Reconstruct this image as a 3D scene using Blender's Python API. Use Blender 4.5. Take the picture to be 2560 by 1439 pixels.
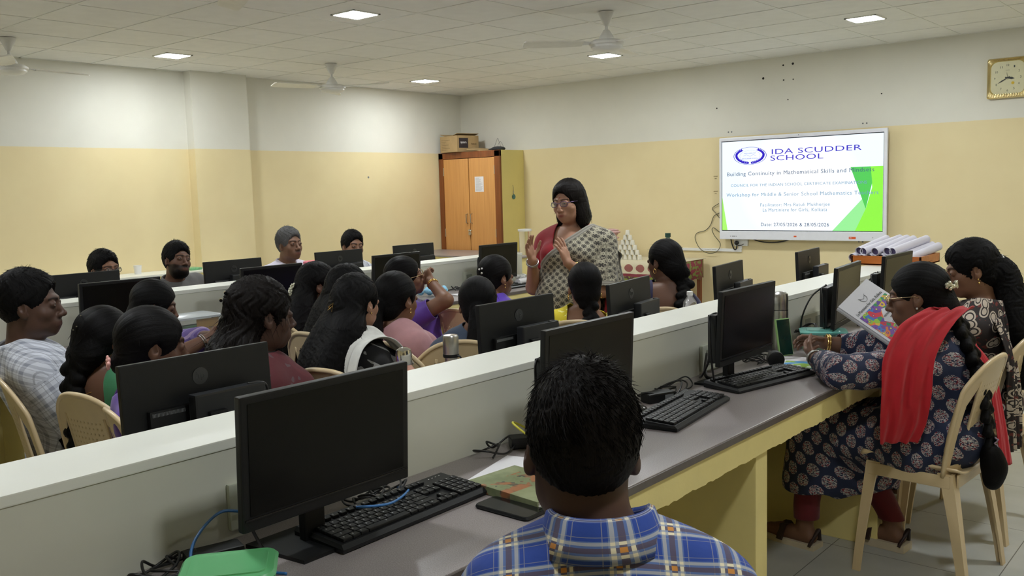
import bpy, bmesh, math, random
import numpy as np
from mathutils import Vector, Matrix
PI = math.pi
rnd = random.Random(7)
for o in list(bpy.data.objects): bpy.data.objects.remove(o)
SC = bpy.context.scene
COL = SC.collection

# ---------------------------------------------------------------- camera, world, exposure
CZ = 1.47
cam = bpy.data.cameras.new('camera'); cam.sensor_width = 36; cam.lens = 31.988
cam.clip_start = 0.02
cam_o = bpy.data.objects.new('camera', cam); COL.objects.link(cam_o)
cam_o.rotation_mode = 'XYZ'
cam_o.location = (0, 0, CZ); cam_o.rotation_euler = (1.4637, 0.0283, 0.7033)
SC.camera = cam_o
wd = bpy.data.worlds.new('room_surround'); SC.world = wd; wd.use_nodes = True
wd.node_tree.nodes['Background'].inputs[0].default_value = (0.75, 0.80, 0.9, 1)
wd.node_tree.nodes['Background'].inputs[1].default_value = 0.05
SC.view_settings.view_transform = 'Standard'; SC.view_settings.look = 'None'
SC.view_settings.gamma = 1; SC.view_settings.exposure = 0.0
SC.view_settings.use_curve_mapping = False
LIGHT_E = 155.0      # LED panels
SCREEN_E = 1.15

# ---------------------------------------------------------------- node helpers
def srgb(r, g, b):
    f = lambda c: (c/255/12.92) if c/255 <= 0.04045 else ((c/255+0.055)/1.055)**2.4
    return (f(r), f(g), f(b), 1)
class S:                      # a socket with arithmetic
    def __init__(s, nt, k): s.nt, s.k = nt, k
    def _m(s, op, *a):
        n = s.nt.nodes.new('ShaderNodeMath'); n.operation = op
        for i, v in enumerate((s,)+a):
            if isinstance(v, S): s.nt.links.new(v.k, n.inputs[i])
            else: n.inputs[i].default_value = v
        return S(s.nt, n.outputs[0])
    def __add__(s, o): return s._m('ADD', o)
    __radd__ = __add__
    def __sub__(s, o): return s._m('SUBTRACT', o)
    def __mul__(s, o): return s._m('MULTIPLY', o)
    __rmul__ = __mul__
    def __truediv__(s, o): return s._m('DIVIDE', o)
    def __lt__(s, o): return s._m('LESS_THAN', o)
    def __gt__(s, o): return s._m('GREATER_THAN', o)
    def fract(s): return s._m('FRACT')
    def floor(s): return s._m('FLOOR')
    def abs(s): return s._m('ABSOLUTE')
    def sin(s): return s._m('SINE')
    def max(s, o): return s._m('MAXIMUM', o)
    def min(s, o): return s._m('MINIMUM', o)
    def sqrt(s): return s._m('SQRT')
    def atan2(s, o): return s._m('ARCTAN2', o)
    def band(s, c, w): return (s-c).abs() < w
def ramp01(s, a, b):
    n = s.nt.nodes.new('ShaderNodeMapRange'); n.clamp = True
    s.nt.links.new(s.k, n.inputs[0]); n.inputs[1].default_value = a; n.inputs[2].default_value = b
    return S(s.nt, n.outputs[0])
def mixc(nt, fac, a, b):
    n = nt.nodes.new('ShaderNodeMix'); n.data_type = 'RGBA'
    for sk, v in ((n.inputs[0], fac), (n.inputs[6], a), (n.inputs[7], b)):
        if isinstance(v, S): nt.links.new(v.k, sk)
        elif hasattr(v, 'links'): nt.links.new(v, sk)
        else: sk.default_value = v
    return n.outputs[2]
class M:
    """principled material; self.nt etc. for procedural additions"""
    def __init__(s, name, col=(0.5, 0.5, 0.5, 1), rough=0.5, metal=0.0, spec=0.5, noise=0.0, nscale=20, bump=0.0, bscale=100, coat=0, trans=0, sheen=0):
        s.m = bpy.data.materials.new(name); s.m.use_nodes = True; s.nt = s.m.node_tree
        s.b = s.nt.nodes['Principled BSDF']; i = s.b.inputs
        if len(col) == 3: col = tuple(col)+(1,)
        i['Base Color'].default_value = col; i['Roughness'].default_value = rough; i['Metallic'].default_value = metal
        i['Specular IOR Level'].default_value = spec; i['Coat Weight'].default_value = coat
        i['Transmission Weight'].default_value = trans; i['Sheen Weight'].default_value = sheen
        if noise:
            f = s.noise(nscale, 4); 
            d = tuple(c*(1-noise) for c in col[:3])+(1,); l = tuple(min(1, c*(1+noise)) for c in col[:3])+(1,)
            s.color(mixc(s.nt, ramp01(f, .3, .7), d, l))
        if bump: s.bump(s.noise(bscale, 3), bump)
    def tc(s, out='Object'):
        n = s.nt.nodes.new('ShaderNodeTexCoord'); return n.outputs[out]
    def xyz(s, out='Object'):
        n = s.nt.nodes.new('ShaderNodeSeparateXYZ'); s.nt.links.new(s.tc(out), n.inputs[0])
        return [S(s.nt, n.outputs[k]) for k in range(3)]
    def uv(s, nm):
        u = s.nt.nodes.new('ShaderNodeUVMap'); u.uv_map = nm
        n = s.nt.nodes.new('ShaderNodeSeparateXYZ'); s.nt.links.new(u.outputs[0], n.inputs[0])
        return S(s.nt, n.outputs[0]), S(s.nt, n.outputs[1])
    def vec(s, x, y, z=0.0):
        n = s.nt.nodes.new('ShaderNodeCombineXYZ')
        for k, v in enumerate((x, y, z)):
            if isinstance(v, S): s.nt.links.new(v.k, n.inputs[k])
            else: n.inputs[k].default_value = v
        return n.outputs[0]
    def noise(s, scale, detail=3, vec=None, rough=.55):
        n = s.nt.nodes.new('ShaderNodeTexNoise'); n.inputs['Scale'].default_value = scale; n.inputs['Detail'].default_value = detail
        n.inputs['Roughness'].default_value = rough
        s.nt.links.new(vec if vec is not None else s.tc(), n.inputs['Vector'])
        return S(s.nt, n.outputs[0])
    def voro(s, scale, vec=None, feature='F1', out='Distance'):
        n = s.nt.nodes.new('ShaderNodeTexVoronoi'); n.feature = feature; n.inputs['Scale'].default_value = scale
        s.nt.links.new(vec if vec is not None else s.tc(), n.inputs['Vector'])
        return S(s.nt, n.outputs[out])
    def color(s, sk): s.nt.links.new(sk.k if isinstance(sk, S) else sk, s.b.inputs['Base Color']); return s
    def bump(s, h, strength=.2, dist=.002):
        n = s.nt.nodes.new('ShaderNodeBump'); n.inputs['Strength'].default_value = strength; n.inputs['Distance'].default_value = dist
        s.nt.links.new(h.k, n.inputs['Height']); s.nt.links.new(n.outputs[0], s.b.inputs['Normal']); return s
    def emit(s, c, e): s.b.inputs['Emission Color'].default_value = c; s.b.inputs['Emission Strength'].default_value = e; return s
MAT = {}
def mt(name, *a, **k):
    if name not in MAT: MAT[name] = M(name, *a, **k)
    return MAT[name]

# ---------------------------------------------------------------- mesh helpers
class MB:
    def __init__(s): s.v, s.f, s.mi = [], [], []; s.cur = 0
    def add(s, vs, fs):
        o = len(s.v); s.v += [tuple(p) for p in vs]; s.f += [tuple(i+o for i in f) for f in fs]; s.mi += [s.cur]*len(fs); return s
    def box(s, c, d, rot=None, bev=0.0):
        if bev > 0:
            bm = bmesh.new(); bmesh.ops.create_cube(bm, size=1)
            for v in bm.verts: v.co = Vector((v.co.x*d[0], v.co.y*d[1], v.co.z*d[2]))
            bmesh.ops.bevel(bm, geom=list(bm.edges), offset=min(bev, min(d)*.45), segments=2, profile=.7, affect='EDGES')
            bm.verts.index_update()
            vs = [v.co.copy() for v in bm.verts]; fs = [[v.index for v in f.verts] for f in bm.faces]; bm.free()
        else:
            vs = [Vector((x*d[0]/2, y*d[1]/2, z*d[2]/2)) for z in (-1, 1) for y in (-1, 1) for x in (-1, 1)]
            fs = [(0, 2, 3, 1), (4, 5, 7, 6), (0, 1, 5, 4), (2, 6, 7, 3), (0, 4, 6, 2), (1, 3, 7, 5)]
        if rot is not None: vs = [rot @ v for v in vs]
        return s.add([v+Vector(c) for v in vs], fs)
    def bb(s, x0, x1, y0, y1, z0, z1, bev=0.0): return s.box(((x0+x1)/2, (y0+y1)/2, (z0+z1)/2), (x1-x0, y1-y0, z1-z0), None, bev)
    def loft(s, rings, cap=True, closed=True):
        n = len(rings[0]); vs = [p for r in rings for p in r]; fs = []
        for i in range(len(rings)-1):
            for j in range(n if closed else n-1):
                a, b = i*n+j, i*n+(j+1) % n; fs.append((a, b, b+n, a+n))
        if cap and closed: fs.append(tuple(range(n-1, -1, -1))); fs.append(tuple((len(rings)-1)*n+j for j in range(n)))
        return s.add(vs, fs)
    def lathe(s, prof, n=24, c=(0, 0, 0), rot=None, cap=True):
        rings = []
        for r, z in prof:
            ring = [Vector((r*math.cos(2*PI*j/n), r*math.sin(2*PI*j/n), z)) for j in range(n)]
            if rot is not None: ring = [rot @ p for p in ring]
            rings.append([p+Vector(c) for p in ring])
        return s.loft(rings, cap)
    def tube(s, path, r, n=8, flat=1.0):
        P = [Vector(p) for p in path]; rings = []; up = None
        for i, p in enumerate(P):
            t = (P[min(i+1, len(P)-1)]-P[max(i-1, 0)])
            if t.length < 1e-9: t = Vector((0, 0, 1))
            t.normalize()
            if up is None: up = t.orthogonal().normalized()
            up = (up - t*up.dot(t)); up = up.normalized() if up.length > 1e-6 else t.orthogonal().normalized()
            w = t.cross(up); rr = r[i] if isinstance(r, (list, tuple)) else r
            rings.append([p+(up*math.cos(2*PI*j/n)*flat+w*math.sin(2*PI*j/n))*rr for j in range(n)])
        return s.loft(rings)
    def prism(s, poly, z0, z1, tf=None):
        tf = tf or (lambda x, y, z: (x, y, z))
        return s.loft([[tf(x, y, z0) for x, y in poly], [tf(x, y, z1) for x, y in poly]])
    def sphere(s, c, r, nu=12, nv=8):
        r = r if isinstance(r, (tuple, list)) else (r, r, r)
        prof = [(max(1e-4, math.sin(PI*k/nv)), -math.cos(PI*k/nv)) for k in range(nv+1)]
        return s.loft([[(c[0]+r[0]*a*math.cos(2*PI*j/nu), c[1]+r[1]*a*math.sin(2*PI*j/nu), c[2]+r[2]*z) for j in range(nu)] for a, z in prof])
    def obj(s, name, mats, parent=None, loc=None, rot=None, smooth=False):
        me = bpy.data.meshes.new(name); me.from_pydata(s.v, [], s.f); me.update()
        if not isinstance(mats, (list, tuple)): mats = [mats]
        for m in mats: me.materials.append(m.m if isinstance(m, M) else m)
        if len(mats) > 1: me.polygons.foreach_set('material_index', s.mi)
        if smooth:
            me.shade_smooth()
            if smooth != 'all': me.set_sharp_from_angle(angle=math.radians(35))
        return link(name, me, parent, loc, rot)
def link(name, me, parent=None, loc=None, rot=None):
    o = bpy.data.objects.new(name, me); COL.objects.link(o)
    if parent is not None: o.parent = parent
    if loc is not None: o.location = loc
    if rot is not None: o.rotation_euler = rot
    return o
def thing(name, label, cat, loc=(0, 0, 0), rotz=0.0, group=None):
    o = bpy.data.objects.new(name, None); COL.objects.link(o); o.location = loc; o.rotation_euler = (0, 0, rotz)
    o.empty_display_size = .05
    return tag(o, label, cat, group)
def tag(o, label, cat, group=None, kind=None):
    o['label'] = label; o['category'] = cat
    if group: o['group'] = group
    if kind: o['kind'] = kind
    return o
def struct(o, label=None):
    o['kind'] = 'structure'
    if label: o['label'] = label
    return o
def dup(root, loc=None, rotz=None, label=None):
    """copy a thing with its parts and sub-parts"""
    def cp(o, parent):
        c = o.copy(); COL.objects.link(c)
        if parent is not None: c.parent = parent
        for ch in kids.get(o.name, ()): cp(ch, c)
        return c
    kids = {}
    for x in COL.objects:
        if x.parent: kids.setdefault(x.parent.name, []).append(x)
    r = cp(root, None)
    if loc is not None: r.location = loc
    if rotz is not None: r.rotation_euler = (0, 0, rotz)
    if label: r['label'] = label
    return r
def smoothpath(pts, n=8):
    P = [Vector(p) for p in pts]; out = []
    for i in range(len(P)-1):
        p0, p1, p2, p3 = P[max(i-1, 0)], P[i], P[i+1], P[min(i+2, len(P)-1)]
        for k in range(n):
            t = k/n
            out.append(.5*((2*p1)+(p2-p0)*t+(2*p0-5*p1+4*p2-p3)*t*t+(3*p1-p0-3*p2+p3)*t**3))
    out.append(P[-1]); return out
def text(name, s, mat, w, parent, loc, rot, h=None, depth=.0006, align='CENTER', spacing=1.0):
    """lettering w metres wide (h high), centred on loc"""
    cu = bpy.data.curves.new(name, 'FONT'); cu.body = s; cu.size = 1; cu.align_x = 'CENTER'; cu.extrude = 0.0; cu.space_character = spacing
    cu.resolution_u = 3
    t = bpy.data.objects.new(name, cu); COL.objects.link(t)
    dg = bpy.context.evaluated_depsgraph_get(); me = bpy.data.meshes.new_from_object(t.evaluated_get(dg))
    bpy.data.objects.remove(t)
    co = np.empty(len(me.vertices)*3); me.vertices.foreach_get('co', co); co = co.reshape(-1, 3)
    lo, hi = co.min(0), co.max(0); sx = w/(hi[0]-lo[0]); sy = (h/(hi[1]-lo[1])) if h else sx
    co[:, 0] = (co[:, 0]-(lo[0]+hi[0])/2)*sx; co[:, 1] = (co[:, 1]-(lo[1]+hi[1])/2)*sy; co[:, 2] = 0
    me.vertices.foreach_set('co', co.ravel()); me.materials.clear(); me.materials.append(mat.m)
    o = link(name, me, parent, loc, rot)
    md = o.modifiers.new('thick', 'SOLIDIFY'); md.thickness = depth; md.offset = 0
    return o

def clip(V, F, G, *attrs):
    """keep the part of a mesh where G >= 0 ; V (n,3) array, F list of index tuples, G per-vertex"""
    V = [tuple(v) for v in V]; A = [list(a) for a in attrs]; out = []; cache = {}
    G = list(map(float, G))
    for f in F:
        g = [G[i] for i in f]
        if min(g) >= 0: out.append(tuple(f)); continue
        if max(g) < 0: continue
        poly = []
        for k in range(len(f)):
            i, j = f[k], f[(k+1) % len(f)]
            if G[i] >= 0: poly.append(i)
            if (G[i] >= 0) != (G[j] >= 0):
                key = (min(i, j), max(i, j))
                if key not in cache:
                    t_ = G[key[0]]/(G[key[0]]-G[key[1]]); cache[key] = len(V)
                    V.append(tuple(V[key[0]][c]*(1-t_)+V[key[1]][c]*t_ for c in range(3)))
                    for a in A: a.append(tuple(np.array(a[key[0]])*(1-t_)+np.array(a[key[1]])*t_))
                poly.append(cache[key])
        if len(poly) >= 3: out.append(tuple(poly))
    used_ = sorted({i for f in out for i in f}); mp = {i: k for k, i in enumerate(used_)}
    return [V[i] for i in used_], [tuple(mp[i] for i in f) for f in out], [[a[i] for i in used_] for a in A]
# ---------------------------------------------------------------- materials
def m_wall():
    m = M('wall_paint', rough=.6); x, y, z = m.xyz('Object')
    n = m.noise(1.3, 4); lo = mixc(m.nt, ramp01(n, .35, .65), srgb(232, 216, 170), srgb(226, 209, 162))
    hi = mixc(m.nt, ramp01(n, .35, .65), srgb(226, 224, 212), srgb(219, 217, 205))
    e = m.noise(40, 2)*.006
    m.color(mixc(m.nt, (z+e) > 1.957, lo, hi)); m.bump(m.noise(60, 3), .12, .001); return m
def m_floor():
    m = M('floor_tile', rough=.28); x, y, z = m.xyz('Object')
    fx = (x/.6+.25).fract(); fy = (y/.6+.1).fract()
    g = (fx < .006).max(fy < .006)
    n = m.noise(5, 5); base = mixc(m.nt, ramp01(n, .3, .7), srgb(176, 178, 172), srgb(190, 191, 186))
    m.color(mixc(m.nt, g, base, srgb(95, 95, 90))); m.bump(g*-1.0, .3, .001); return m
def m_wood(name, c1, c2, sc=18, ax=2):
    m = M(name, rough=.38, coat=.15); c = m.xyz('Object')
    v = m.vec(c[0]*(1.2 if ax == 0 else sc), c[1]*(1.2 if ax == 1 else sc), c[2]*(1.2 if ax == 2 else sc))
    n = m.noise(1.6, 6, v); m.color(mixc(m.nt, ramp01(n, .3, .7), c1, c2)); return m
WALL = m_wall()
CEIL_T = M('ceiling_tile', srgb(236, 235, 230), .85, noise=.025, nscale=9, bump=.25, bscale=350)
CEIL_B = M('ceiling_bar', srgb(232, 232, 226), .5, noise=.02)
FLOOR = m_floor()
YEL = M('yellow_paint', srgb(232, 216, 146), .55, noise=.05, nscale=5, bump=.25, bscale=70)
LAM_W = M('white_laminate', srgb(226, 227, 216), .42, noise=.03, nscale=3, bump=.05, bscale=200)
LAM_S = M('partition_side', srgb(205, 205, 190), .5, noise=.05, nscale=2.2)
def m_desk():
    m = M('desk_laminate', rough=.33); a = m.noise(380, 2); b = m.noise(2.5, 4)
    c = mixc(m.nt, ramp01(a, .35, .7), srgb(128, 120, 117), srgb(158, 150, 148)); m.color(c); m.bump(a, .08, .0005); return m
DESK = m_desk()
DESK_E = M('desk_edging', srgb(92, 84, 80), .35, noise=.1, nscale=30)
BLK = M('black_plastic', (.0065, .007, .0075, 1), .45, spec=.35, noise=.08, nscale=60, bump=.12, bscale=500)
BLK_G = M('gloss_black', (.006, .006, .007, 1), .12, noise=.05)
SCR = M('dark_screen', (.004, .004, .0035, 1), .25, spec=.22, noise=.02)
GREY_P = M('grey_plastic', srgb(120, 122, 124), .4, noise=.04)
CHAIR = M('chair_plastic', srgb(214, 192, 152), .33, noise=.03, nscale=12, bump=.08, bscale=220)
WHITE_P = M('white_plastic', srgb(232, 232, 230), .35, noise=.02)
METAL = M('brushed_steel', (.55, .54, .52, 1), .28, 1.0, noise=.06, nscale=90)
CHROME = M('chrome', (.8, .8, .8, 1), .1, 1.0, noise=.02)
GOLD = M('gold', (.83, .56, .2, 1), .22, 1.0, noise=.04)
CABLE = M('black_cable', (.012, .012, .012, 1), .4, noise=.1)
CABLE_B = M('blue_cable', srgb(52, 110, 170), .4, noise=.05)
CABLE_Y = M('yellow_cable', srgb(212, 205, 70), .4, noise=.05)
PAPER = M('paper', srgb(228, 226, 228), .7, noise=.02)
KEYTXT = M('key_legend', srgb(150, 150, 150), .6, noise=.02)
WOOD_F = m_wood('cupboard_frame_wood', srgb(140, 78, 32), srgb(112, 58, 22))
WOOD_D = m_wood('cupboard_door_wood', srgb(216, 158, 92), srgb(202, 143, 80), 30)
CARD = M('cardboard', srgb(176, 148, 104), .8, noise=.06, nscale=10)
GLASSM = M('clear_plastic', (.95, .97, .97, 1), .08, trans=.92, noise=.01)
EMIT = M('led_panel', (1, 1, 1, 1), .5, noise=.01).emit((0.93, 0.97, 1.0, 1), LIGHT_E)

# ---------------------------------------------------------------- room
HC = 2.6926
XL, XR, YS, YB = -8.192, 1.9, 8.678, -2.6
o = MB().bb(XL-.1, XR+.1, YB-.1, YS+.1, -.1, 0).obj('floor', FLOOR); struct(o)
o = MB().bb(XL-.1, XR+.1, YB-.1, YS+.1, HC+.004, HC+.1).obj('ceiling', CEIL_T); struct(o)
o = MB().bb(XL-.12, XL, YB-.1, YS+.1, 0, HC+.05).obj('wall_left', WALL); struct(o)
o = MB().bb(XL-.1, XR+.1, YS, YS+.12, 0, HC+.05).obj('wall_front', WALL); struct(o)
o = MB().bb(XR, XR+.12, YB-.1, YS+.1, 0, HC+.05).obj('wall_right', WALL); struct(o)
o = MB().bb(XL-.1, XR+.1, YB-.12, YB, 0, HC+.05).obj('wall_back', WALL); struct(o)
o = MB().bb(XL-.01, XL+.12, 4.80, 5.42, 0, HC+.02).obj('wall_pilaster', WALL); struct(o)
GX, GY = -5.824, 2.7044
b = MB()
for k in range(-6, 14):
    x = GX+.6*k
    if XL < x < XR: b.bb(x-.011, x+.011, YB, YS, HC+.001, HC+.02)
for k in range(-10, 11):
    y = GY+.6*k
    if YB < y < YS: b.bb(XL, XR, y-.011, y+.011, HC, HC+.02)
b.bb(XL, XL+.02, YB, YS, HC, HC+.02); b.bb(XL, XR, YS-.02, YS, HC, HC+.02)
struct(b.obj('trim_1', CEIL_B), 'white metal grid bars of the suspended ceiling')
struct(MB().bb(XL, XR, YS-.012, YS+.01, 0, .1).obj('baseboard_front', M('skirting', srgb(120, 118, 112), .4, noise=.05)))
# pillar side beside the cupboard
def m_pil():
    return M('pillar_shade_yellow', srgb(224, 208, 132), .6, noise=.03, nscale=4)  # yellow paint with the greenish cast of shade put into its colour
struct(MB().bb(-7.30, -7.16, 8.262, YS+.005, 0, 1.952).obj('trim_2', m_pil()), 'yellow masonry pier beside the cupboard')

# LED panels
li = 0
names = {(-2.5, 2.5): 'small square LED ceiling light above the bearded man at the left', (-2.5, 7.5): 'square LED ceiling light nearest the room corner by the cupboard',
         (1.5, 2.5): 'bright square LED ceiling light at top centre left of the photo', (1.5, 7.5): 'square LED ceiling light just behind the fan above the speaker',
         (5.5, 7.5): 'square LED ceiling light above the interactive display'}
EXTRA = [(5.5, 2.5), (-2.5, -2.5), (1.5, -2.5), (9.5, 7.5), (9.5, 2.5), (5.5, -2.5), (9.5, -2.5)]
for k in list(names)+EXTRA:
    x, y = GX+.6*k[0], GY+.6*k[1]
    lb = names.get(k, 'square LED ceiling light outside the picture')
    t = thing('ceiling_light', lb, 'ceiling light', (x, y, HC), 0, 'recessed LED ceiling lights')
    b = MB(); b.bb(-.12, .12, -.12, -.104, -.0035, .006, .001); b.bb(-.12, .12, .104, .12, -.0035, .006, .001); b.bb(-.12, -.104, -.12, .12, -.0035, .006, .001); b.bb(.104, .12, -.12, .12, -.0035, .006, .001)
    b.obj('frame', CEIL_B, t)
    MB().bb(-.105, .105, -.105, .105, -.0045, -.0037).obj('diffuser', EMIT, t)

# ceiling fans
FANW = M('fan_white', srgb(226, 226, 222), .35, noise=.03)
FANB = M('fan_blade', srgb(230, 228, 218), .4, noise=.04)
def fan(x, y, a0, label):
    t = thing('ceiling_fan', label, 'ceiling fan', (x, y, HC), a0, 'ceiling fans')
    MB().lathe([(.055, .0), (.055, -.012), (.02, -.09), (.012, -.095)], 20).obj('canopy', FANW, t, smooth=True)
    MB().lathe([(.011, -.06), (.011, -.17)], 12).obj('rod', FANW, t, smooth=True)
    MB().lathe([(.012, -.12), (.022, -.125), (.05, -.17), (.055, -.185), (.054, -.19)], 20).obj('lower_canopy', FANW, t, smooth=True)
    MB().lathe([(.03, -.185), (.10, -.195), (.122, -.21), (.124, -.225), (.112, -.232), (.112, -.245), (.095, -.258), (.05, -.268), (.003, -.27)], 28).obj('motor', FANW, t, smooth=True)
    for k in range(3):
        a = 2*PI*k/3; R = Matrix.Rotation(a, 3, 'Z') @ Matrix.Rotation(.2, 3, 'X')
        def sec(x_, w0, w1, th=.004): return [R @ Vector((x_, w0, th)), R @ Vector((x_, w1, th)), R @ Vector((x_, w1, -th)), R @ Vector((x_, w0, -th))]
        bl = MB().loft([[p+Vector((0, 0, -.215)) for p in sec(x_, w0, w1)] for x_, w0, w1 in ((.17, -.045, .045), (.3, -.06, .055), (.5, -.066, .058), (.575, -.063, .05), (.59, -.05, .035))]).obj('blade', FANB, t, smooth=True)
        MB().loft([[p+Vector((0, 0, -.213)) for p in sec(x_, w0, w1, .003)] for x_, w0, w1 in ((.1, -.02, .02), (.16, -.03, .03), (.22, -.015, .015))]).obj('blade_arm', FANW, bl)
fan(-7.27, 2.86, math.radians(95), 'white ceiling fan cut off at the left edge of the photo')
fan(-6.90, 5.565, math.radians(19), 'white ceiling fan hanging near the left wall beyond the pilaster')
fan(-3.71, 5.45, math.radians(-14), 'white ceiling fan hanging above the standing speaker')
fan(-3.80, 2.60, math.radians(158), 'white ceiling fan with only one blade tip showing at the top')

# ---------------------------------------------------------------- benches (desk + partition + desk)
def bench(xc, y0, y1, nm, legs):
    h = .105
    t = thing('desk_partition', nm[0], 'partition', (xc, 0, 0), 0, 'partition walls between desks')
    MB().bb(-h, h, y0, y1-.18, 0, .945, .002).obj('wall_body', LAM_S, t)
    MB().bb(-h-.003, h+.003, y0, y1-.177, .945, .967, .003).obj('cap', LAM_W, t)
    for s in (-1, 1):
        t = thing('computer_desk', nm[1 if s > 0 else 2], 'desk', (xc+s*h, 0, 0), 0, 'rows of computer desks')
        X = lambda a, b: sorted((s*a, s*b))
        p = MB().bb(*X(.0005, .5), y0, y1, .735, .75, .003).obj('desk_top', DESK, t)
        MB().bb(*X(.5, .504), y0, y1, .728, .747).obj('edging', DESK_E, p)
        xi, xo = X(.43, .497); bm = MB(); n = 500; rr = random.Random(3)
        prof = [.652+rr.uniform(-.0025, .0025)+.0015*math.sin(_*.37) for _ in range(n+1)]
        bm.loft([[(xi, y0+(y1-y0)*k/n, .735), (xo, y0+(y1-y0)*k/n, .735), (xo, y0+(y1-y0)*k/n, prof[k]), (xi, y0+(y1-y0)*k/n, prof[k]+.003)] for k in range(n+1)])
        bm.obj('apron', YEL, t)
        for ly in legs: MB().bb(*X(.0125, .485), ly-.04, ly+.04, 0, .735, .004).obj('leg', YEL, t)
        MB().bb(*X(.0005, .012), y0+.01, y1-.185, 0, .72).obj('back_panel', YEL, t)
bench(-1.785, -1.3, 5.75, ('white topped desk partition nearest the camera', 'long grey desk nearest the camera with yellow front', 'grey desk on the far side of the nearest partition'), [-1.2, .35, 1.45, 2.56, 3.66, 4.75, 5.68])
bench(-4.785, -.6, 5.80, ('white topped partition in front of the seated men', 'grey desk on the near side of the far partition', 'grey desk at which the far men sit'), [-.5, .6, 1.7, 2.8, 3.9, 4.9, 5.74])
t = thing('wall_counter', 'low white counter along the left wall behind the seated men', 'counter', (-8.19, 4.2, 0))
MB().bb(0.001, .4, -1.4, 1.0, .78, .80, .003).obj('counter_top', LAM_W, t)
MB().bb(.3, .38, -1.38, .98, 0, .78).obj('panel', YEL, t)
t = thing('side_counter', 'grey-topped counter in front of the cupboard in the corner', 'counter', (-7.25, 7.8, 0))
MB().bb(-.93, .95, -.42, .40, .735, .75, .003).obj('counter_top', DESK, t)
MB().bb(-.90, .92, -.40, .38, 0, .735).obj('base', YEL, t)
# ---------------------------------------------------------------- interactive display
DX0, DX1, DZ0, DZ1, DY = -4.478, -2.798, .903, 1.937, 8.59
t = thing('interactive_display', 'large white-framed interactive display on the front wall showing a slide', 'display', ((DX0+DX1)/2, DY, (DZ0+DZ1)/2))
W_, H_ = DX1-DX0, DZ1-DZ0
FRM = M('display_frame', srgb(232, 234, 242), .35, noise=.02)
u0, u1, v0, v1 = -W_/2+.022, W_/2-.03, -H_/2+.088, H_/2-.035
b = MB(); b.bb(-W_/2, W_/2, 0, .03, v1, H_/2, .008); b.bb(-W_/2, W_/2, 0, .03, -H_/2, v0, .008)
b.bb(-W_/2, u0, 0, .03, v0-.01, v1+.01, .004); b.bb(u1, W_/2, 0, .03, v0-.01, v1+.01, .004); b.obj('frame', FRM, t)
MB().bb(-W_/2+.05, W_/2-.05, .03, .088, -H_/2+.06, H_/2-.06, .01).obj('back_housing', BLK, t)
MB().bb(u0, u1, .012, .026, v0, v1).obj('screen_surround', BLK_G, t)
def m_screen():
    m = M('lit_slide_background', (.02, .02, .02, 1), .3); x, y, z = m.xyz('Object')
    e = mixc(m.nt, ramp01(x*x*1.2+z*z*1.5, .0, .5), (1, 1, 1, 1), (.80, .90, 1, 1)); m.nt.links.new(e, m.b.inputs['Emission Color'])
    m.b.inputs['Emission Strength'].default_value = SCREEN_E; return m
a0, a1, c0, c1 = u0+.006, u1-.006, v0+.007, v1-.007
sl = MB().bb(a0, a1, .0095, .012, c0, c1).obj('screen', m_screen(), t)
def em(name, c, e=1.0): return M(name, (.01, .01, .01, 1), .4, noise=.02).emit(c, e)
SU = lambda u, v: (a0+(a1-a0)*u, c1-(c1-c0)*v)
def poly_em(name, pts, mat, y=.0085):
    b = MB(); b.loft([[(SU(*p)[0], y, SU(*p)[1]) for p in pts], [(SU(*p)[0], y+.0006, SU(*p)[1]) for p in pts]]); return b.obj(name, mat, sl)
g1, g2, g3, g4 = em('slide_lime', (.30, 1, .06, 1), .95), em('slide_mint', (.36, 1, .36, 1), .9), em('slide_green', (.10, .78, .12, 1), .8), em('slide_pale_lime', (.42, 1, .16, 1), .95)
poly_em('green_shape', [(.93, .335), (1, .335), (1, 1), (.845, 1), (.905, .77), (.94, .55)], g1)
poly_em('green_shape', [(.712, 1), (.845, 1), (.905, .77), (.888, .66)], g2)
poly_em('green_shape', [(.815, .335), (.93, .335), (.94, .5), (.905, .77)], g3, .0078)
poly_em('green_shape', [(0, .62), (.036, 1), (0, 1)], g4)
NAVY = em('slide_violet', (.035, .015, .62, 1), .9); TXT1 = em('slide_text_dark', (.045, .10, .20, 1), 1); TXT2 = em('slide_text_blue', (.16, .33, .50, 1), 1)
R90 = (PI/2, 0, 0)
def stext(s, u, v, w, h, mat, sp=1.0):
    x, z = SU(u, v); text('slide_text', s, mat, w*(a1-a0), sl, (x, .0068, z), R90, h*(c1-c0), .0005, spacing=sp)
stext('IDA SCUDDER', .606, .135, .545, .056, NAVY, 1.05); stext('SCHOOL', .49, .205, .33, .056, NAVY, 1.05)
stext('Building Continuity in Mathematical Skills and Mindsets', .493, .372, .915, .056, TXT1, 1.1)
stext('COUNCIL FOR THE INDIAN SCHOOL CERTIFICATE EXAMINATIONS', .486, .495, .85, .030, TXT2, 1.08)
stext('Workshop for Middle & Senior School Mathematics Teachers', .503, .607, .946, .052, TXT2, 1.1)
stext('Facilitator: Mrs Ratuli Mukherjee', .478, .722, .436, .046, TXT2, 1.1)
stext('La Martiniere for Girls, Kolkata', .478, .776, .405, .044, TXT2, 1.1)
stext('Date: 27/05/2026 & 28/05/2026', .478, .935, .428, .04, TXT1, 1.1)
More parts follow.
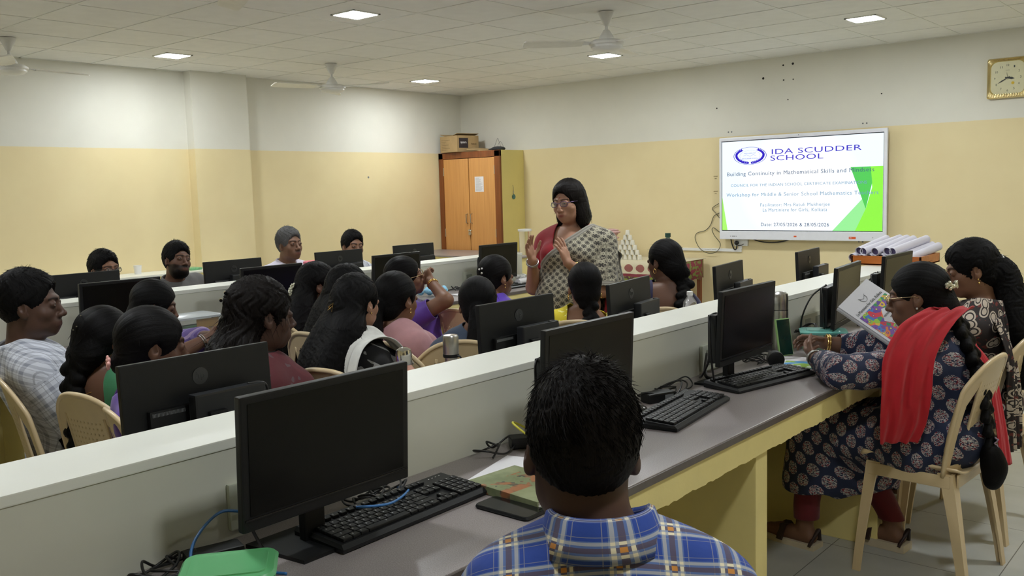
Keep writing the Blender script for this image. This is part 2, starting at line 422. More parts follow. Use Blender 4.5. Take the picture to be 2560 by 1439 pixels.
# emblem: oval ring, laurel leaves, small centre lines
ex, ez = SU(.19, .168); rx, rz = .11*(a1-a0), .098*(c1-c0)
b = MB()
for rr_, w in ((1.0, .003), (.62, .0015)):
    n = 48
    ring = lambda q: [(ex+rx*rr_*q*math.cos(2*PI*k/n), .0068, ez+rz*rr_*q*math.sin(2*PI*k/n)) for k in range(n)]
    A, B = ring(1), ring(1-w/rx*2); o_ = len(b.v); b.v += A+B; b.f += [(o_+k, o_+(k+1) % n, o_+n+(k+1) % n, o_+n+k) for k in range(n)]; b.mi += [0]*n
for sgn in (-1, 1):
    for k in range(15):
        a = -PI/2+sgn*(.12+k*.165); px, pz = ex+rx*.82*math.cos(a), ez+rz*.80*math.sin(a)
        for off in (-.5, .5):
            da = a+sgn*(PI/2)+off*1.1; L, w = .028, .010
            d = Vector((math.cos(da), 0, math.sin(da))); q = Vector((-d.z, 0, d.x)); c = Vector((px, .0066-.0001*k, pz))
            b.add([c-d*L*.3, c+q*w, c+d*L, c-q*w], [(0, 1, 2, 3)])
b.obj('emblem', NAVY, sl)
text('emblem_text', 'IDA SCUDDER SCHOOL', NAVY, rx*.95, sl, (ex, .0068, ez-rz*.30), R90, .010)
text('emblem_text', 'FAITH HOPE LOVE', NAVY, rx*.7, sl, (ex, .0068, ez+rz*.30), R90, .008)
b = MB(); b.tube(smoothpath([(ex-rx*.4, .0068, ez), (ex-rx*.2, .0068, ez+.012), (ex, .0068, ez-.004), (ex+rx*.2, .0068, ez+.01), (ex+rx*.4, .0068, ez-.004)], 4), .0012, 4); b.obj('emblem_book', NAVY, sl)
ORG = M('orange_sticker', srgb(226, 92, 40), .4, noise=.03)
MB().bb(.50, .565, -.0015, .002, -H_/2+.018, -H_/2+.040).obj('sticker', ORG, t)
text('sticker_text', 'OPS', WHITE_P, .02, t, (.516, -.002, -H_/2+.029), R90, .01)
MB().bb(-.04, -.012, -.001, .002, -H_/2+.030, -H_/2+.044).obj('logo_badge', ORG, t)
for x_ in (-.6, .35): MB().bb(x_, x_+.14, -.0008, .002, -H_/2+.022, -H_/2+.045).obj('speaker_grille', GREY_P, t) if 0 else None
b = MB()
for x_ in (-.72, -.70, -.692, -.684, -.676, -.668, -.655, .72): b.bb(x_, x_+.005, -.001, .002, -H_/2+.03, -H_/2+.036)
b.bb(.0, .007, -.001, .002, H_/2-.018, H_/2-.011); b.obj('button', BLK, t)

# ---------------------------------------------------------------- wall fittings
def wy(x, z, d=0.0): return (x, YS-d, z)
t = thing('wall_trunking', 'thin white cable trunking on the front wall below the display', 'trunking', (-4.65, YS, .785))
MB().bb(-.40, .38, -.016, -.0005, -.014, .016, .002).obj('channel', WHITE_P, t)
MB().bb(.345, .385, -.016, -.0005, .016, .05, .002).obj('riser', WHITE_P, t)
text('print', 'UTL SABIRE PVC TRUNKING', GREY_P, .13, t, (.03, -.0165, .004), R90, .006)
t = thing('wall_socket', 'white wall socket with a black plug under the display corner', 'socket', (-4.27, YS, .865))
MB().bb(-.075, .075, -.03, -.0005, -.032, .05, .005).obj('plate', WHITE_P, t)
MB().lathe([(.003, 0), (.02, .004), (.022, .03), (.006, .045)], 14, (-.035, -.03, .0), Matrix.Rotation(PI/2, 3, 'X')).obj('plug', BLK, t, smooth=True)
def cable(name, pts, r, mat, label, cat='cable', n=8, group=None, nn=6):
    c = Vector(pts[0]); o = MB().tube([p-c for p in smoothpath(pts, n)], r, nn).obj(name, mat, smooth='all'); o.location = c
    return tag(o, label, cat, group)
cable('power_cable', [wy(-4.305, .85, .04), wy(-4.32, .80, .03), wy(-4.35, .80, .02), wy(-4.375, .86, .02), wy(-4.38, .91, .03)], .006, CABLE, 'short black power cable looping from the plug below the display')
G_ = M('dull_wire', srgb(96, 92, 70), .5, noise=.1)
cable('loose_wire', [wy(-4.52, 1.27, .02), wy(-4.60, 1.22, .012), wy(-4.56, 1.17, .012), wy(-4.50, 1.10, .012)], .0035, G_, 'thin kinked wire on the wall at the left edge of the display')
cable('loose_wire', [wy(-4.49, 1.18, .02), wy(-4.58, 1.14, .012), wy(-4.62, 1.05, .012), wy(-4.68, .99, .012), wy(-4.78, .96, .012), wy(-4.80, .90, .02), wy(-4.74, .80, .03), wy(-4.64, .75, .03), wy(-4.54, .77, .03), wy(-4.50, .85, .03), wy(-4.57, .94, .03), wy(-4.60, 1.0, .02), wy(-4.575, 1.015, .02), wy(-4.50, .965, .02), wy(-4.42, .945, .03)], .0038, G_, 'long thin wire looping down over the trunking beside the display')
cable('display_cable', [wy(-4.16, .92, .03), wy(-4.08, .885, .02), wy(-3.95, .872, .02), wy(-3.82, .885, .02), wy(-3.72, .915, .03)], .006, CABLE, 'black cable sagging below the middle of the display')
cable('display_cable', [wy(-4.20, .92, .03), wy(-4.21, .88, .02), wy(-4.25, .845, .03), wy(-4.30, .835, .03)], .004, CABLE, 'short dark cable right of the wall socket under the display')
HOLE = M('dark_hole', (.02, .018, .015, 1), .9, noise=.1)
hp = [(-4.039, 2.504, .012), (-3.831, 2.61, .009), (-3.733, 2.615, .012), (-3.826, 2.467, .008), (-3.729, 2.465, .006), (-3.781, 2.274, .006), (-4.549, 2.25, .008), (-2.885, 2.253, .007)]
for i, (x, z, r) in enumerate(hp):
    o = MB().lathe([(r, 0), (r*.9, .003), (.001, .003)], 10, (0, 0, 0), Matrix.Rotation(PI/2, 3, 'X')).obj('wall_plug_hole', HOLE, loc=wy(x, z)); 
    L_ = ['isolated dark hole left of the hole cluster high on the front wall', 'upper left hole of the cluster high on the front wall', 'largest upper right hole of the cluster on the front wall', 'lower left hole of the cluster high on the front wall', 'lower right hole of the cluster high on the front wall', 'single small hole below the hole cluster', 'small hole high on the wall above the display left corner', 'small hole high on the wall above the display right end'][i]
    tag(o, L_, 'wall hole', 'screw holes in the front wall')
for i, (x, z) in enumerate([(-4.401, 1.999), (-3.034, 1.995), (-3.057, .892)]):
    b = MB()
    for dx in (-.018, .018): b.lathe([(.008, 0), (.006, .006), (.001, .006)], 8, (dx, 0, 0), Matrix.Rotation(PI/2, 3, 'X'))
    tag(b.obj('bracket_screws', GREY_P, loc=wy(x, z)), ['pair of screws above the top left of the display', 'pair of screws above the top right of the display', 'pair of screws below the bottom right of the display'][i], 'screws', 'display bracket screws')
b = MB()
for z, w in ((1.555, .045), (1.53, .02), (1.40, .045), (1.375, .02)): b.bb(-w/2, w/2, -.006, -.0004, z-1.46-.002, z-1.46+.002)
tag(b.obj('wall_marks', M('brown_mark', srgb(120, 96, 60), .6, noise=.1), loc=wy(-4.565, 1.46)), 'short dark bracket tips showing left of the display', 'wall bracket')
o = MB().lathe([(.012, 0), (.01, .004), (.001, .004)], 10, (0, 0, 0), Matrix.Rotation(-PI/2, 3, 'X').to_3x3() @ Matrix.Identity(3)).obj('wall_plug_hole', GREY_P, loc=(XL+.001, 7.077, 1.666), rot=(0, 0, -PI/2))
tag(o, 'tiny plugged hole in the left wall near the cupboard', 'wall hole')

# wall clock
t = thing('wall_clock', 'square gold wall clock high on the front wall at the right edge', 'clock', (-1.842, YS, 2.29))
CF = M('clock_gold', (.72, .58, .28, 1), .16, 1.0, noise=.05, bump=.5, bscale=22)
s_, e_ = .158, .168
b = MB()
def ringsq(h, r, y, n=8):
    P = []
    for cx, cz, a0_ in ((1, 1, 0), (-1, 1, 1), (-1, -1, 2), (1, -1, 3)):
        for k in range(n): a = (a0_+k/(n-1))*PI/2; P.append((cx*(h-r)+r*math.cos(a), y, cz*(h*1.06-r)+r*math.sin(a)))
    return P
b.loft([ringsq(.158, .02, -.002), ringsq(.158, .02, -.03), ringsq(.150, .03, -.045), ringsq(.132, .05, -.042), ringsq(.128, .055, -.03)], cap=False)
b.obj('frame', CF, t, smooth=True)
b = MB(); b.loft([ringsq(.1285, .055, -.028), ringsq(.1285, .055, -.03)]); b.obj('dial', M('clock_dial', srgb(214, 210, 172), .25, noise=.03), t)
b = MB()
for k in range(14): x = -.125+k*.0192; b.bb(x, x+.008, -.047, -.040, -.158, -.128, .003)
b.obj('ornament', CF, t)
DK = M('dial_ink', (.03, .035, .03, 1), .5, noise=.02)
for k in range(1, 13):
    a = PI/2-2*PI*k/12; q = .098/max(abs(math.cos(a)), abs(math.sin(a)))*.96 if 0 else .098
    text('numeral', str(k), DK, .010 if k < 10 else .019, t, (q*math.cos(a), -.0305, q*1.06*math.sin(a)), R90, .018, .0004)
text('dial_text', 'QUARTZ', DK, .03, t, (0, -.0305, .062), R90, .005, .0004)
def hand(a, L, w, y, nm):
    d = Vector((math.sin(a), 0, math.cos(a))); q = Vector((d.z, 0, -d.x)); b = MB(); c = Vector((0, y, 0))
    P = [c-d*.02+q*w*.4, c+q*w*.5, c+d*L*.6+q*w*.8, c+d*L, c+d*L*.6-q*w*.8, c-q*w*.5, c-d*.02-q*w*.4]
    b.loft([P, [p+Vector((0, .0008, 0)) for p in P]]); b.obj(nm, DK, t)
hand(math.radians(100), .055, .012, -.033, 'hour_hand'); hand(math.radians(240), .088, .006, -.034, 'minute_hand'); hand(math.radians(352), .05, .0015, -.035, 'second_hand')
MB().lathe([(.012, 0), (.012, .001), (.001, .001)], 12, (.04, -.0305, -.045), Matrix.Rotation(PI/2, 3, 'X')).obj('yellow_sticker', M('yellow_sticker', srgb(214, 180, 30), .5, noise=.03), t)

# ---------------------------------------------------------------- cupboard
CX0, CX1, CY = XL+.012, -7.302, 8.262
t = thing('wooden_cupboard', 'tall two-door wooden cupboard in the room corner with a padlock', 'cupboard', ((CX0+CX1)/2, CY, 0)); hw = (CX1-CX0)/2+.07
MB().bb(-hw+.07, hw-.07, .02, .40, 0.02, 1.92).obj('carcass', WOOD_F, t)
FX0, FX1 = -(CX1-CX0)/2, (CX1-CX0)/2+.14
b = MB()
b.bb(FX0, FX0+.075, -.03, .02, 0, 1.95, .004); b.bb(FX1-.085, FX1, -.03, .02, 0, 1.95, .004); b.bb(FX0, FX1, -.03, .02, 1.875, 1.952, .004); b.bb(FX0, FX1, -.03, .02, 0, .08); b.bb(FX0, FX1, .0, .41, 1.93, 1.95)
b.obj('frame', WOOD_F, t)
mid = (FX0+.075+FX1-.085)/2
for s, (xa, xb) in ((0, (FX0+.078, mid-.006)), (1, (mid+.006, FX1-.088))):
    d = MB().bb(xa, xb, -.024, -.002, .085, 1.87, .003).obj('door', WOOD_D, t)
    hx = xb-.03 if s == 0 else xa+.03
    MB().tube([(hx, -.026, 1.08), (hx, -.055, 1.085), (hx, -.055, 1.19), (hx, -.026, 1.195)], .006, 8).obj('handle', METAL, d, smooth=True)
    for z in (1.72, .96, .3): MB().bb((xa-.004 if s == 0 else xb-.006), (xa+.006 if s == 0 else xb+.004), -.03, -.02, z-.05, z+.05).obj('hinge', METAL, d)
    if s: 
        P_ = MB().bb(mid+.10, mid+.245, -.0265, -.0245, 1.46, 1.645).obj('notice', PAPER, d)
        b = MB(); r9 = random.Random(5)
        for k in range(18): b.bb(mid+.115, mid+.13+r9.uniform(.04, .1), -.0268, -.0264, 1.475+k*.009, 1.477+k*.009)
        b.obj('notice_print', GREY_P, P_)
b = MB(); b.bb(mid-.03, mid+.03, -.034, -.024, .985, 1.0, .003); b.tube(smoothpath([(mid-.012, -.04, .965), (mid-.012, -.04, .992), (mid, -.04, 1.004), (mid+.012, -.04, .992), (mid+.012, -.04, .965)], 4), .0035, 6); b.obj('hasp', CHROME, t, smooth=True)
MB().lathe([(.02, 0), (.023, .006), (.02, .014)], 16, (mid, -.028, .95), Matrix.Rotation(PI/2, 3, 'X')).obj('padlock', METAL, t, smooth=True)
# things on the cupboard
t = thing('cardboard_box', 'open cardboard carton standing on top of the cupboard', 'box', (-7.93, 8.36, 1.955), math.radians(-10))
bx, by, bz = .36, .33, .20
b = MB(); b.bb(-bx/2, bx/2, -by/2, -by/2+.004, 0, bz); b.bb(-bx/2, bx/2, by/2-.004, by/2, 0, bz); b.bb(-bx/2, -bx/2+.004, -by/2, by/2, 0, bz); b.bb(bx/2-.004, bx/2, -by/2, by/2, 0, bz); b.bb(-bx/2, bx/2, -by/2, by/2, 0, .004)
b.obj('box_body', CARD, t)
for s, an in ((-1, .25), (1, -.2)):
    MB().box((s*bx/2*.97-s*.05, 0, bz+.012), (.12, by, .004), Matrix.Rotation(an, 3, 'Y')).obj('flap', CARD, t)
MB().bb(bx/2, bx/2+.0015, -.14, .0, .05, .17).obj('label_patch', M('dark_print', srgb(52, 42, 44), .6, noise=.03), t)
text('label_print', 'apsara', WHITE_P, .09, t, (bx/2+.002, -.07, .11), (PI/2, 0, PI/2), .03)
INK = M('brown_ink', srgb(96, 76, 50), .7, noise=.03)
text('box_print', 'Notebooks', INK, .08, t, (bx/2+.001, .09, .10), (PI/2, 0, PI/2), .02)
b = MB(); r9 = random.Random(8)
for k in range(7): b.bb(-.15, -.13+r9.uniform(.05, .16), -by/2-.0012, -by/2, .03+k*.02, .033+k*.02)
b.obj('side_print', INK, t)
t = MB().box((0, 0, 0), (.30, .22, .008), Matrix.Rotation(.12, 3, 'Y')).obj('flat_board', CARD, loc=(-7.56, 8.36, 1.975), rot=(.12, 0, .3)); tag(t, 'loose beige board lying on the cupboard beside the carton', 'board')
t = thing('crumpled_bag', 'dark crumpled bag with thin wire loops on the cupboard top', 'bag', (-7.36, 8.44, 1.953))
b = MB(); b.sphere((0, 0, .022), (.1, .08, .03), 14, 8); b.sphere((-.09, .02, .015), (.08, .07, .02), 12, 6); b.obj('bag', M('dark_fabric', srgb(44, 46, 50), .7, noise=.1, bump=.5, bscale=30), t, smooth='all')
b = MB(); b.tube(smoothpath([(-.07, 0, .03), (-.02, 0, .12), (.0, 0, .15), (.02, 0, .10), (.05, 0, .03)], 5), .0018, 5); b.tube(smoothpath([(-.02, 0, .03), (.03, .01, .11), (.09, .01, .02)], 5), .0015, 5); b.obj('wire', CABLE, t)
t = thing('hanging_ornament', 'small round blue-green ornament hung on the pier beside the cupboard', 'ornament', (-7.159, 8.465, 1.40), 0)
MB().lathe([(.001, 0), (.022, .002), (.03, .006), (.03, .010), (.001, .012)], 16, (0, 0, -.01), Matrix.Rotation(PI/2, 3, 'Y')).obj('medallion', M('teal_enamel', srgb(72, 120, 116), .35, noise=.3, nscale=90), t, smooth=True)
MB().tube([(.006, 0, .02), (.004, 0, .06), (.006, -.004, .10), (.002, -.006, .13)], .002, 5).obj('string', GREY_P, t)
MB().bb(.0, .008, -.006, .006, .03, .055, .002).obj('bead', METAL, t)

# ---------------------------------------------------------------- monitors
def make_monitor(zb=.095):
    t = thing('computer_monitor', 'x', 'monitor', (0, 0, 0), 0, 'black desktop monitors on the computer desks')
    w, h = .42, .262; tilt = Matrix.Rotation(-.05, 3, 'X')
    def T(p): return tilt @ Vector(p)
    b = MB(); b.box((0, 0, zb+h/2), (w, .018, h), None, .004); b.v = [tuple(T(p)) for p in b.v]; b.obj('housing', BLK, t)
    b = MB(); b.box((0, -.014, zb+.078), (w*.72, .022, .125), None, .008); b.v = [tuple(T(p)) for p in b.v]
    b.obj('back_shell', BLK, t, smooth=True)
    b = MB(); b.bb(-w/2+.016, w/2-.016, .008, .0102, zb+.03, zb+h-.015); b.v = [tuple(T(p)) for p in b.v]; s = b.obj('screen', SCR, t)
    b = MB(); b.bb(-w/2+.004, w/2-.004, .0085, .012, zb+.022, zb+.026, .001); b.v = [tuple(T(p)) for p in b.v]; b.obj('lower_bezel_edge', GREY_P if 0 else BLK_G, t)
    b = MB(); b.box((0, -.06, zb+.05), (.05, .018, .15), Matrix.Rotation(.12, 3, 'X'), .004); b.box((0, -.06, zb-.045), (.052, .022, .10), None, .004); b.obj('stand', BLK, t)
    b = MB(); b.prism([(-.11, -.14), (.11, -.14), (.09, .03), (-.09, .03)], 0.0, .008); b.obj('base', BLK, t)
    b = MB(); b.box((.045, -.048, zb+.085), (.205, .034, .172), None, .006); mp = b.obj('mini_computer', M_MINI, t)
    b = MB(); b.box((.050, -.067, zb+.095), (.13, .006, .02), None, .003)
    for k in range(4): b.bb(-.025+k*.006, -.022+k*.006, -.0662, -.0650, zb+.012, zb+.045)
    b.obj('bracket', BLK, mp)
    b = MB()
    for k in range(3): b.bb(.085+k*.007, .089+k*.007, -.0662, -.0650, zb+.012, zb+.055-.006*k)
    b.obj('port_label', GREY_P, mp)
    b = MB(); b.lathe([(.022, 0), (.022, .0012), (.001, .0012)], 20, tuple(T((.0, -.0095, zb+h-.058))), Matrix.Rotation(PI/2, 3, 'X')); b.obj('logo', M_LOGO, t)
    text('logo_text', 'hp', BLK_G, .024, t, tuple(T((.0, -.0112, zb+h-.058))), (PI/2, 0, 0), .022)
    b = MB()
    for k in range(26): b.bb(-.145+k*.0034, -.1435+k*.0034, -.0262, -.0245, zb+.125, zb+.134)
    b.v = [tuple(T(p)) for p in b.v]; b.obj('vent', GREY_P, t)
    b = MB(); b.tube(smoothpath([(.10, -.055, zb+.172), (.15, -.055, zb+.165), (.168, -.045, zb+.12), (.168, -.04, zb+.02), (.13, -.05, .03), (.10, -.06, .008)], 6), .0035, 6); b.obj('cable', CABLE, t, smooth='all')
    return t
M_MINI = M('mini_pc', (.014, .015, .017, 1), .35, noise=.05, bump=.08, bscale=300)
M_LOGO = M('logo_disc', (.022, .023, .025, 1), .3, noise=.03)
mon0 = make_monitor(); monL = make_monitor(.066); used = {}
def monitor(x, y, yaw, label, low=False):
    src = monL if low else mon0
    if not used.get(low): used[low] = True; src.location = (x, y, .75); src.rotation_euler = (0, 0, yaw); src['label'] = label; return src
    return dup(src, (x, y, .75), yaw, label)
E_ = -PI/2   # screen faces +X
for y, dx, dyaw, lb in [(1.125, 0, 0, 'nearest black monitor, large in the left foreground, dark screen facing the camera'), (2.03, 0, 0, 'black monitor with dark screen, half hidden behind the head in blue plaid'),
                        (3.0, 0, 0, 'black monitor with dark screen beside the steel flask, behind the long keyboard'), (3.97, .0, .12, 'black monitor behind the open book with the colourful cover'),
                        (4.64, 0, .0, 'farthest screen-side monitor on the near desk, beside the wooden tray')]:
    monitor(-1.47+dx, y, E_+dyaw, lb)
for y, dyaw, lb in [(1.225, 0, 'black monitor seen from behind beside the woman with the pink flower clip'), (2.50, 0, 'black monitor seen from behind, next to the steel shaker bottle'),
                    (3.245, .16, 'black monitor seen from behind, just right of the woman in yellow'), (4.15, .15, 'black monitor seen from behind, left of the water bottle and under the display'),
                    (5.14, .1, 'black monitor seen from behind at the far end of the near desk')]:
    monitor(-2.10, y, PI/2+dyaw, lb, True)
for y, lb in [(2.19, 'black monitor with dark screen behind the man in the white checked shirt'), (3.09, 'dark-screened monitor behind the curly-haired woman in maroon'), (4.06, 'dark-screened monitor beside the woman resting her chin on her hand'),
              (5.08, 'black monitor at the end of the second desk, below the cupboard doors')]:
    monitor(-4.47, y, E_, lb, True)
for y, lb in [(2.31, 'monitor seen from behind in front of the man wearing glasses'), (3.27, 'monitor seen from behind right of the bearded man'), (4.13, 'monitor seen from behind in front of the far young man'), (4.86, 'monitor seen from behind below the left edge of the cupboard')]:
    monitor(-5.12, y, PI/2, lb, True)

# ---------------------------------------------------------------- keyboards
def make_keyboard():
    t = thing('keyboard', 'x', 'keyboard', (0, 0, 0), 0, 'black computer keyboards')
    b = MB(); P = [(-.225, -.075, 0), (.225, -.075, 0), (.225, .078, 0), (-.225, .078, 0)]
    b.loft([[(-.225, -.075, .002), (.225, -.075, .002), (.225, .08, .002), (-.225, .08, .002)], [(-.226, -.077, .010), (.226, -.077, .010), (.226, .081, .017), (-.226, .081, .017)], [(-.221, -.066, .017), (.221, -.066, .017), (.221, .079, .026), (-.221, .079, .026)]]); b.obj('case', BLK, t)
    b = MB(); l = MB(); R = Matrix.Rotation(.062, 3, 'X')
    def key(x, y, w=.0165, d=.0165):
        z = .0205+.062*(y+.066); b.box((x, y, z), (w, d, .007), R, .0018)
        l.box((x-.003, y+.002, z+.0036), (.0028, .0045, .0004), R)
    for r_ in range(5):
        y = -.052+r_*.0188; n = [8, 12, 13, 14, 15][r_]; x = -.212; 
        ws = {0: [1.3, 1.1, 1.1, 6, 1.1, 1.1, 1.1, 1.3], 1: [2.3]+[1]*10+[2.7], 2: [1.8]+[1]*11+[2.2], 3: [1.5]+[1]*12+[1.5], 4: [1]*13+[2]}[r_]
        tot = sum(ws); sc_ = .285/tot
        for w in ws: key(x+w*sc_/2, y, w*sc_-.0025); x += w*sc_
        for k in range(4): key(.150+k*.0188, y)
    for k in range(13): key(-.204+k*.0222, .052+.004, .0165, .013)
    for k in range(3):
        key(.086+k*.019, .056, .0165, .013); key(.086+k*.019, .0232); key(.086+k*.019, .0044); key(.086+k*.019, -.052)
    key(.105, -.0332); b.obj('keys', BLK, t); l.obj('key_legends', KEYTXT, t)
    b = MB()
    for k in range(4): b.sphere((.16+k*.012, .062, .0275), (.0025, .0015, .0008), 6, 4)
    b.obj('indicator_lights', METAL, t)
    return t
kb0 = make_keyboard()
def kb_at(o, x, y, yaw, lb): o.location = (x, y, .7505); o.rotation_euler = (0, 0, yaw); o['label'] = lb
# keyboard long axis runs along local x ; user side is local -y
kb_at(kb0, -1.493, 1.335, PI/2+.02, 'black keyboard in front of the nearest monitor')
dup(kb0, (-1.435, 2.50, .7505), PI/2+.13, 'black keyboard right behind the head in blue plaid')
dup(kb0, (-1.435, 3.07, .7505), PI/2-.20, 'black keyboard below the monitor with the steel flask')
dup(kb0, (-1.40, 4.15, .7505), PI/2-.1, 'black keyboard partly under the open book')
dup(kb0, (-4.38, 5.08, .7505), PI/2, 'black keyboard beside the rolled calendar at the far desk end')

# ---------------------------------------------------------------- objects on the near desk
D = .7505
t = thing('green_lidded_box', 'green plastic lunch box with rounded lid in the bottom left corner', 'lunch box', (-1.415, .855, D), math.radians(52))
GB = M('green_plastic', srgb(98, 176, 116), .3, noise=.05, nscale=8)
def rrect(hx, hy, r, z, n=6):
    P = []
    for cx, cy, a0_ in ((1, 1, 0), (-1, 1, 1), (-1, -1, 2), (1, -1, 3)):
        for k in range(n): a = (a0_+k/(n-1))*PI/2; P.append((cx*(hx-r)+r*math.cos(a), cy*(hy-r)+r*math.sin(a), z))
    return P
MB().loft([rrect(.07, .055, .02, 0), rrect(.078, .062, .022, .055)]).obj('box_body', GB, t, smooth=True)
lid = MB().loft([rrect(.083, .067, .024, .052), rrect(.085, .069, .025, .062), rrect(.080, .064, .024, .068)]).obj('lid', GB, t, smooth=True)
MB().loft([rrect(.068, .052, .016, .067), rrect(.067, .051, .016, .0705), rrect(.060, .044, .014, .069)]).obj('lid_ridge', GB, lid, smooth=True)
t = thing('smartphone', 'black smartphone lying on the desk beside the plaid shirt', 'phone', (-1.308, 1.505, D), math.radians(0))
MB().loft([rrect(.078, .036, .012, .0), rrect(.080, .038, .014, .004), rrect(.078, .036, .013, .0085)]).obj('phone_body', BLK, t, smooth=True)
MB().loft([rrect(.076, .034, .012, .0086), rrect(.076, .034, .012, .009)]).obj('screen', BLK_G, t)
t = thing('hardback_book', 'green patterned book lying on white paper beside the smartphone', 'book', (-1.365, 1.63, D+.0008), math.radians(-5))
def m_cover():
    m = M('green_book_cover', rough=.4); x, y, z = m.xyz(); n = m.noise(18, 3); v = m.voro(16, out='Color')
    base = mixc(m.nt, ramp01(n, .35, .65), srgb(118, 128, 92), srgb(150, 156, 118)); patch = (x+.02).abs() < .05
    blk = mixc(m.nt, ramp01(m.noise(25, 2), .42, .55), srgb(70, 84, 74), srgb(166, 110, 74)); m.color(mixc(m.nt, patch*((n) > .48), base, blk)); return m
MB().bb(-.118, .118, -.08, .08, 0.0, .003, .001).obj('back_cover', m_cover(), t)
MB().bb(-.112, .112, -.078, .074, .003, .017).obj('pages', PAPER, t)
MB().bb(-.118, .118, -.08, .08, .017, .020, .001).obj('front_cover', bpy.data.materials['green_book_cover'], t)
MB().bb(-.118, .118, -.083, -.079, .0, .020, .001).obj('spine', bpy.data.materials['green_book_cover'], t)
t = MB().bb(-.10, .10, -.14, .14, 0, .0006).obj('paper_sheet', PAPER, loc=(-1.46, 1.715, D), rot=(0, 0, .25)); tag(t, 'white paper sheet sticking out from under the green book', 'paper')
def adapter(x, y, a, lb, cy=False):
    t = thing('power_adapter', lb, 'power adapter', (x, y, D), a)
    MB().bb(-.055, .055, -.025, .025, 0, .032, .005).obj('brick', BLK, t)
    MB().bb(.01, .045, -.0258, -.0248, .008, .024).obj('rating_label', GREY_P, t)
    return t
adapter(-1.60, 1.93, .9, 'black power adapter with label left of the head in blue plaid'); adapter(-1.585, 2.60, 1.2, 'black power adapter right of the head in blue plaid, among cables')
adapter(-1.59, .93, 1.3, 'black power adapter under the nearest monitor corner')
cable('network_cable', [(-1.60, 1.93, .80), (-1.62, 1.89, .825), (-1.58, 1.85, .83), (-1.54, 1.87, .80), (-1.55, 1.93, .79), (-1.60, 1.99, .775)], .0032, CABLE_Y, 'yellow cable loop beside the head in blue plaid')
cable('network_cable', [(-1.665, 1.06, .80), (-1.64, .98, .83), (-1.60, .90, .81), (-1.57, .87, .775), (-1.52, .88, .756), (-1.46, .95, .758), (-1.42, .98, .756)], .0032, CABLE_B, 'blue cable looping around the nearest monitor stand')
cable('network_cable', [(-1.50, 1.22, .80), (-1.48, 1.30, .79), (-1.55, 1.42, .775), (-1.63, 1.45, .757)], .003, CABLE_B, 'short blue cable behind the nearest keyboard')
def coil(x, y, lb, seed, n=4, s=.06, z=.757, r=.0028, L=.10, grp='tangled black cables on the desks'):
    q = random.Random(seed); P = []
    for k in range(n*6):
        a = k*PI/3; P.append((x+s*(.7+.4*q.random())*math.cos(a)*.7, y+s*(1+.5*q.random())*math.sin(a)+L*(k/(n*6)-.5), z+.03*q.random()*(1 if k % 3 else 0)))
    return cable('tangled_cable', P, r, CABLE, lb, group=grp)
coil(-1.615, 2.70, 'loops of black cable by the partition behind the second keyboard', 1, 5, .07, L=.22); coil(-1.60, 1.36, 'black cable loops behind the nearest monitor', 2, 4, .05)
coil(-1.60, 3.40, 'tangled black cable right of the third monitor stand', 3, 5, .05, L=.14); coil(-1.62, .86, 'dark cable loops at the left foot of the nearest monitor', 4, 4, .05)
coil(-1.62, 3.93, 'big black cable bundle at the partition behind the teal box', 5, 6, .055, .80, .0035, .05); coil(-1.63, 1.82, 'black cable loop lying left of the power adapter', 6, 2, .05)
coil(-4.62, 2.32, 'black cable coil on the far desk beside the man in white checks', 7, 4, .06); coil(-4.62, 4.82, 'black cable coil on the far desk by the white paper', 8, 4, .05, L=.15)
cable('monitor_cable', [(-1.672, 3.13, .84), (-1.64, 3.15, .80), (-1.60, 3.12, .77), (-1.56, 3.08, .765), (-1.56, 3.02, .76), (-1.60, 2.96, .77), (-1.655, 3.07, .83)], .0065, CABLE, 'thick black power leads plugged in the partition socket')
cable('monitor_cable', [(-1.50, 2.88, .98), (-1.53, 2.87, .93), (-1.54, 2.87, .85), (-1.58, 2.90, .79), (-1.62, 2.95, .765)], .004, CABLE, 'black cable hanging from the left side of the third monitor')
cable('monitor_cable', [(-1.52, 3.90, 1.02), (-1.57, 3.86, .97), (-1.60, 3.83, .88), (-1.61, 3.84, .79)], .004, CABLE, 'black cable hanging left of the monitor behind the book')
cable('monitor_cable', [(-1.52, 4.56, 1.02), (-1.57, 4.52, .95), (-1.58, 4.50, .85), (-1.60, 4.52, .77)], .004, CABLE, 'black cable hanging left of the farthest near-desk monitor')
def mouse(x, y, a, lb):
    t = thing('computer_mouse', lb, 'mouse', (x, y, D), a)
    MB().sphere((0, 0, .012), (.028, .05, .018), 16, 10).obj('shell', BLK_G, t, smooth='all'); b = MB(); b.bb(-.0015, .0015, .01, .025, .027, .031, .001); b.obj('wheel', GREY_P, t)
mouse(-1.535, 2.40, .3, 'black mouse right of the head in blue plaid')
def socket(x, y, z, sx, lb, w=.24):
    t = thing('power_socket_panel', lb, 'socket', (x, y, z), 0, 'grey socket panels on the desk partitions')
    MB().bb(0.0006 if sx > 0 else -.012, .012 if sx > 0 else -.0006, -w/2, w/2, -.05, .05, .003).obj('plate', M_SOCK, t)
    for yy in (-w/4, w/4): MB().bb(.0115, .0135, yy-.03, yy+.03, -.03, .03, .002).obj('outlet', M_SOCK2, t)
M_SOCK = M('socket_plate', srgb(196, 200, 182), .4, noise=.03); M_SOCK2 = M('socket_grey', srgb(140, 146, 132), .4, noise=.03)
socket(-1.68, 3.18, .81, 1, 'socket panel on the partition behind the third monitor'); socket(-1.68, 1.14, .82, 1, 'socket panel on the partition behind the nearest monitor')
socket(-1.68, 4.12, .81, 1, 'socket panel on the partition behind the book'); socket(-4.68, 5.04, .82, 1, 'socket panel on the far desk partition near its end')
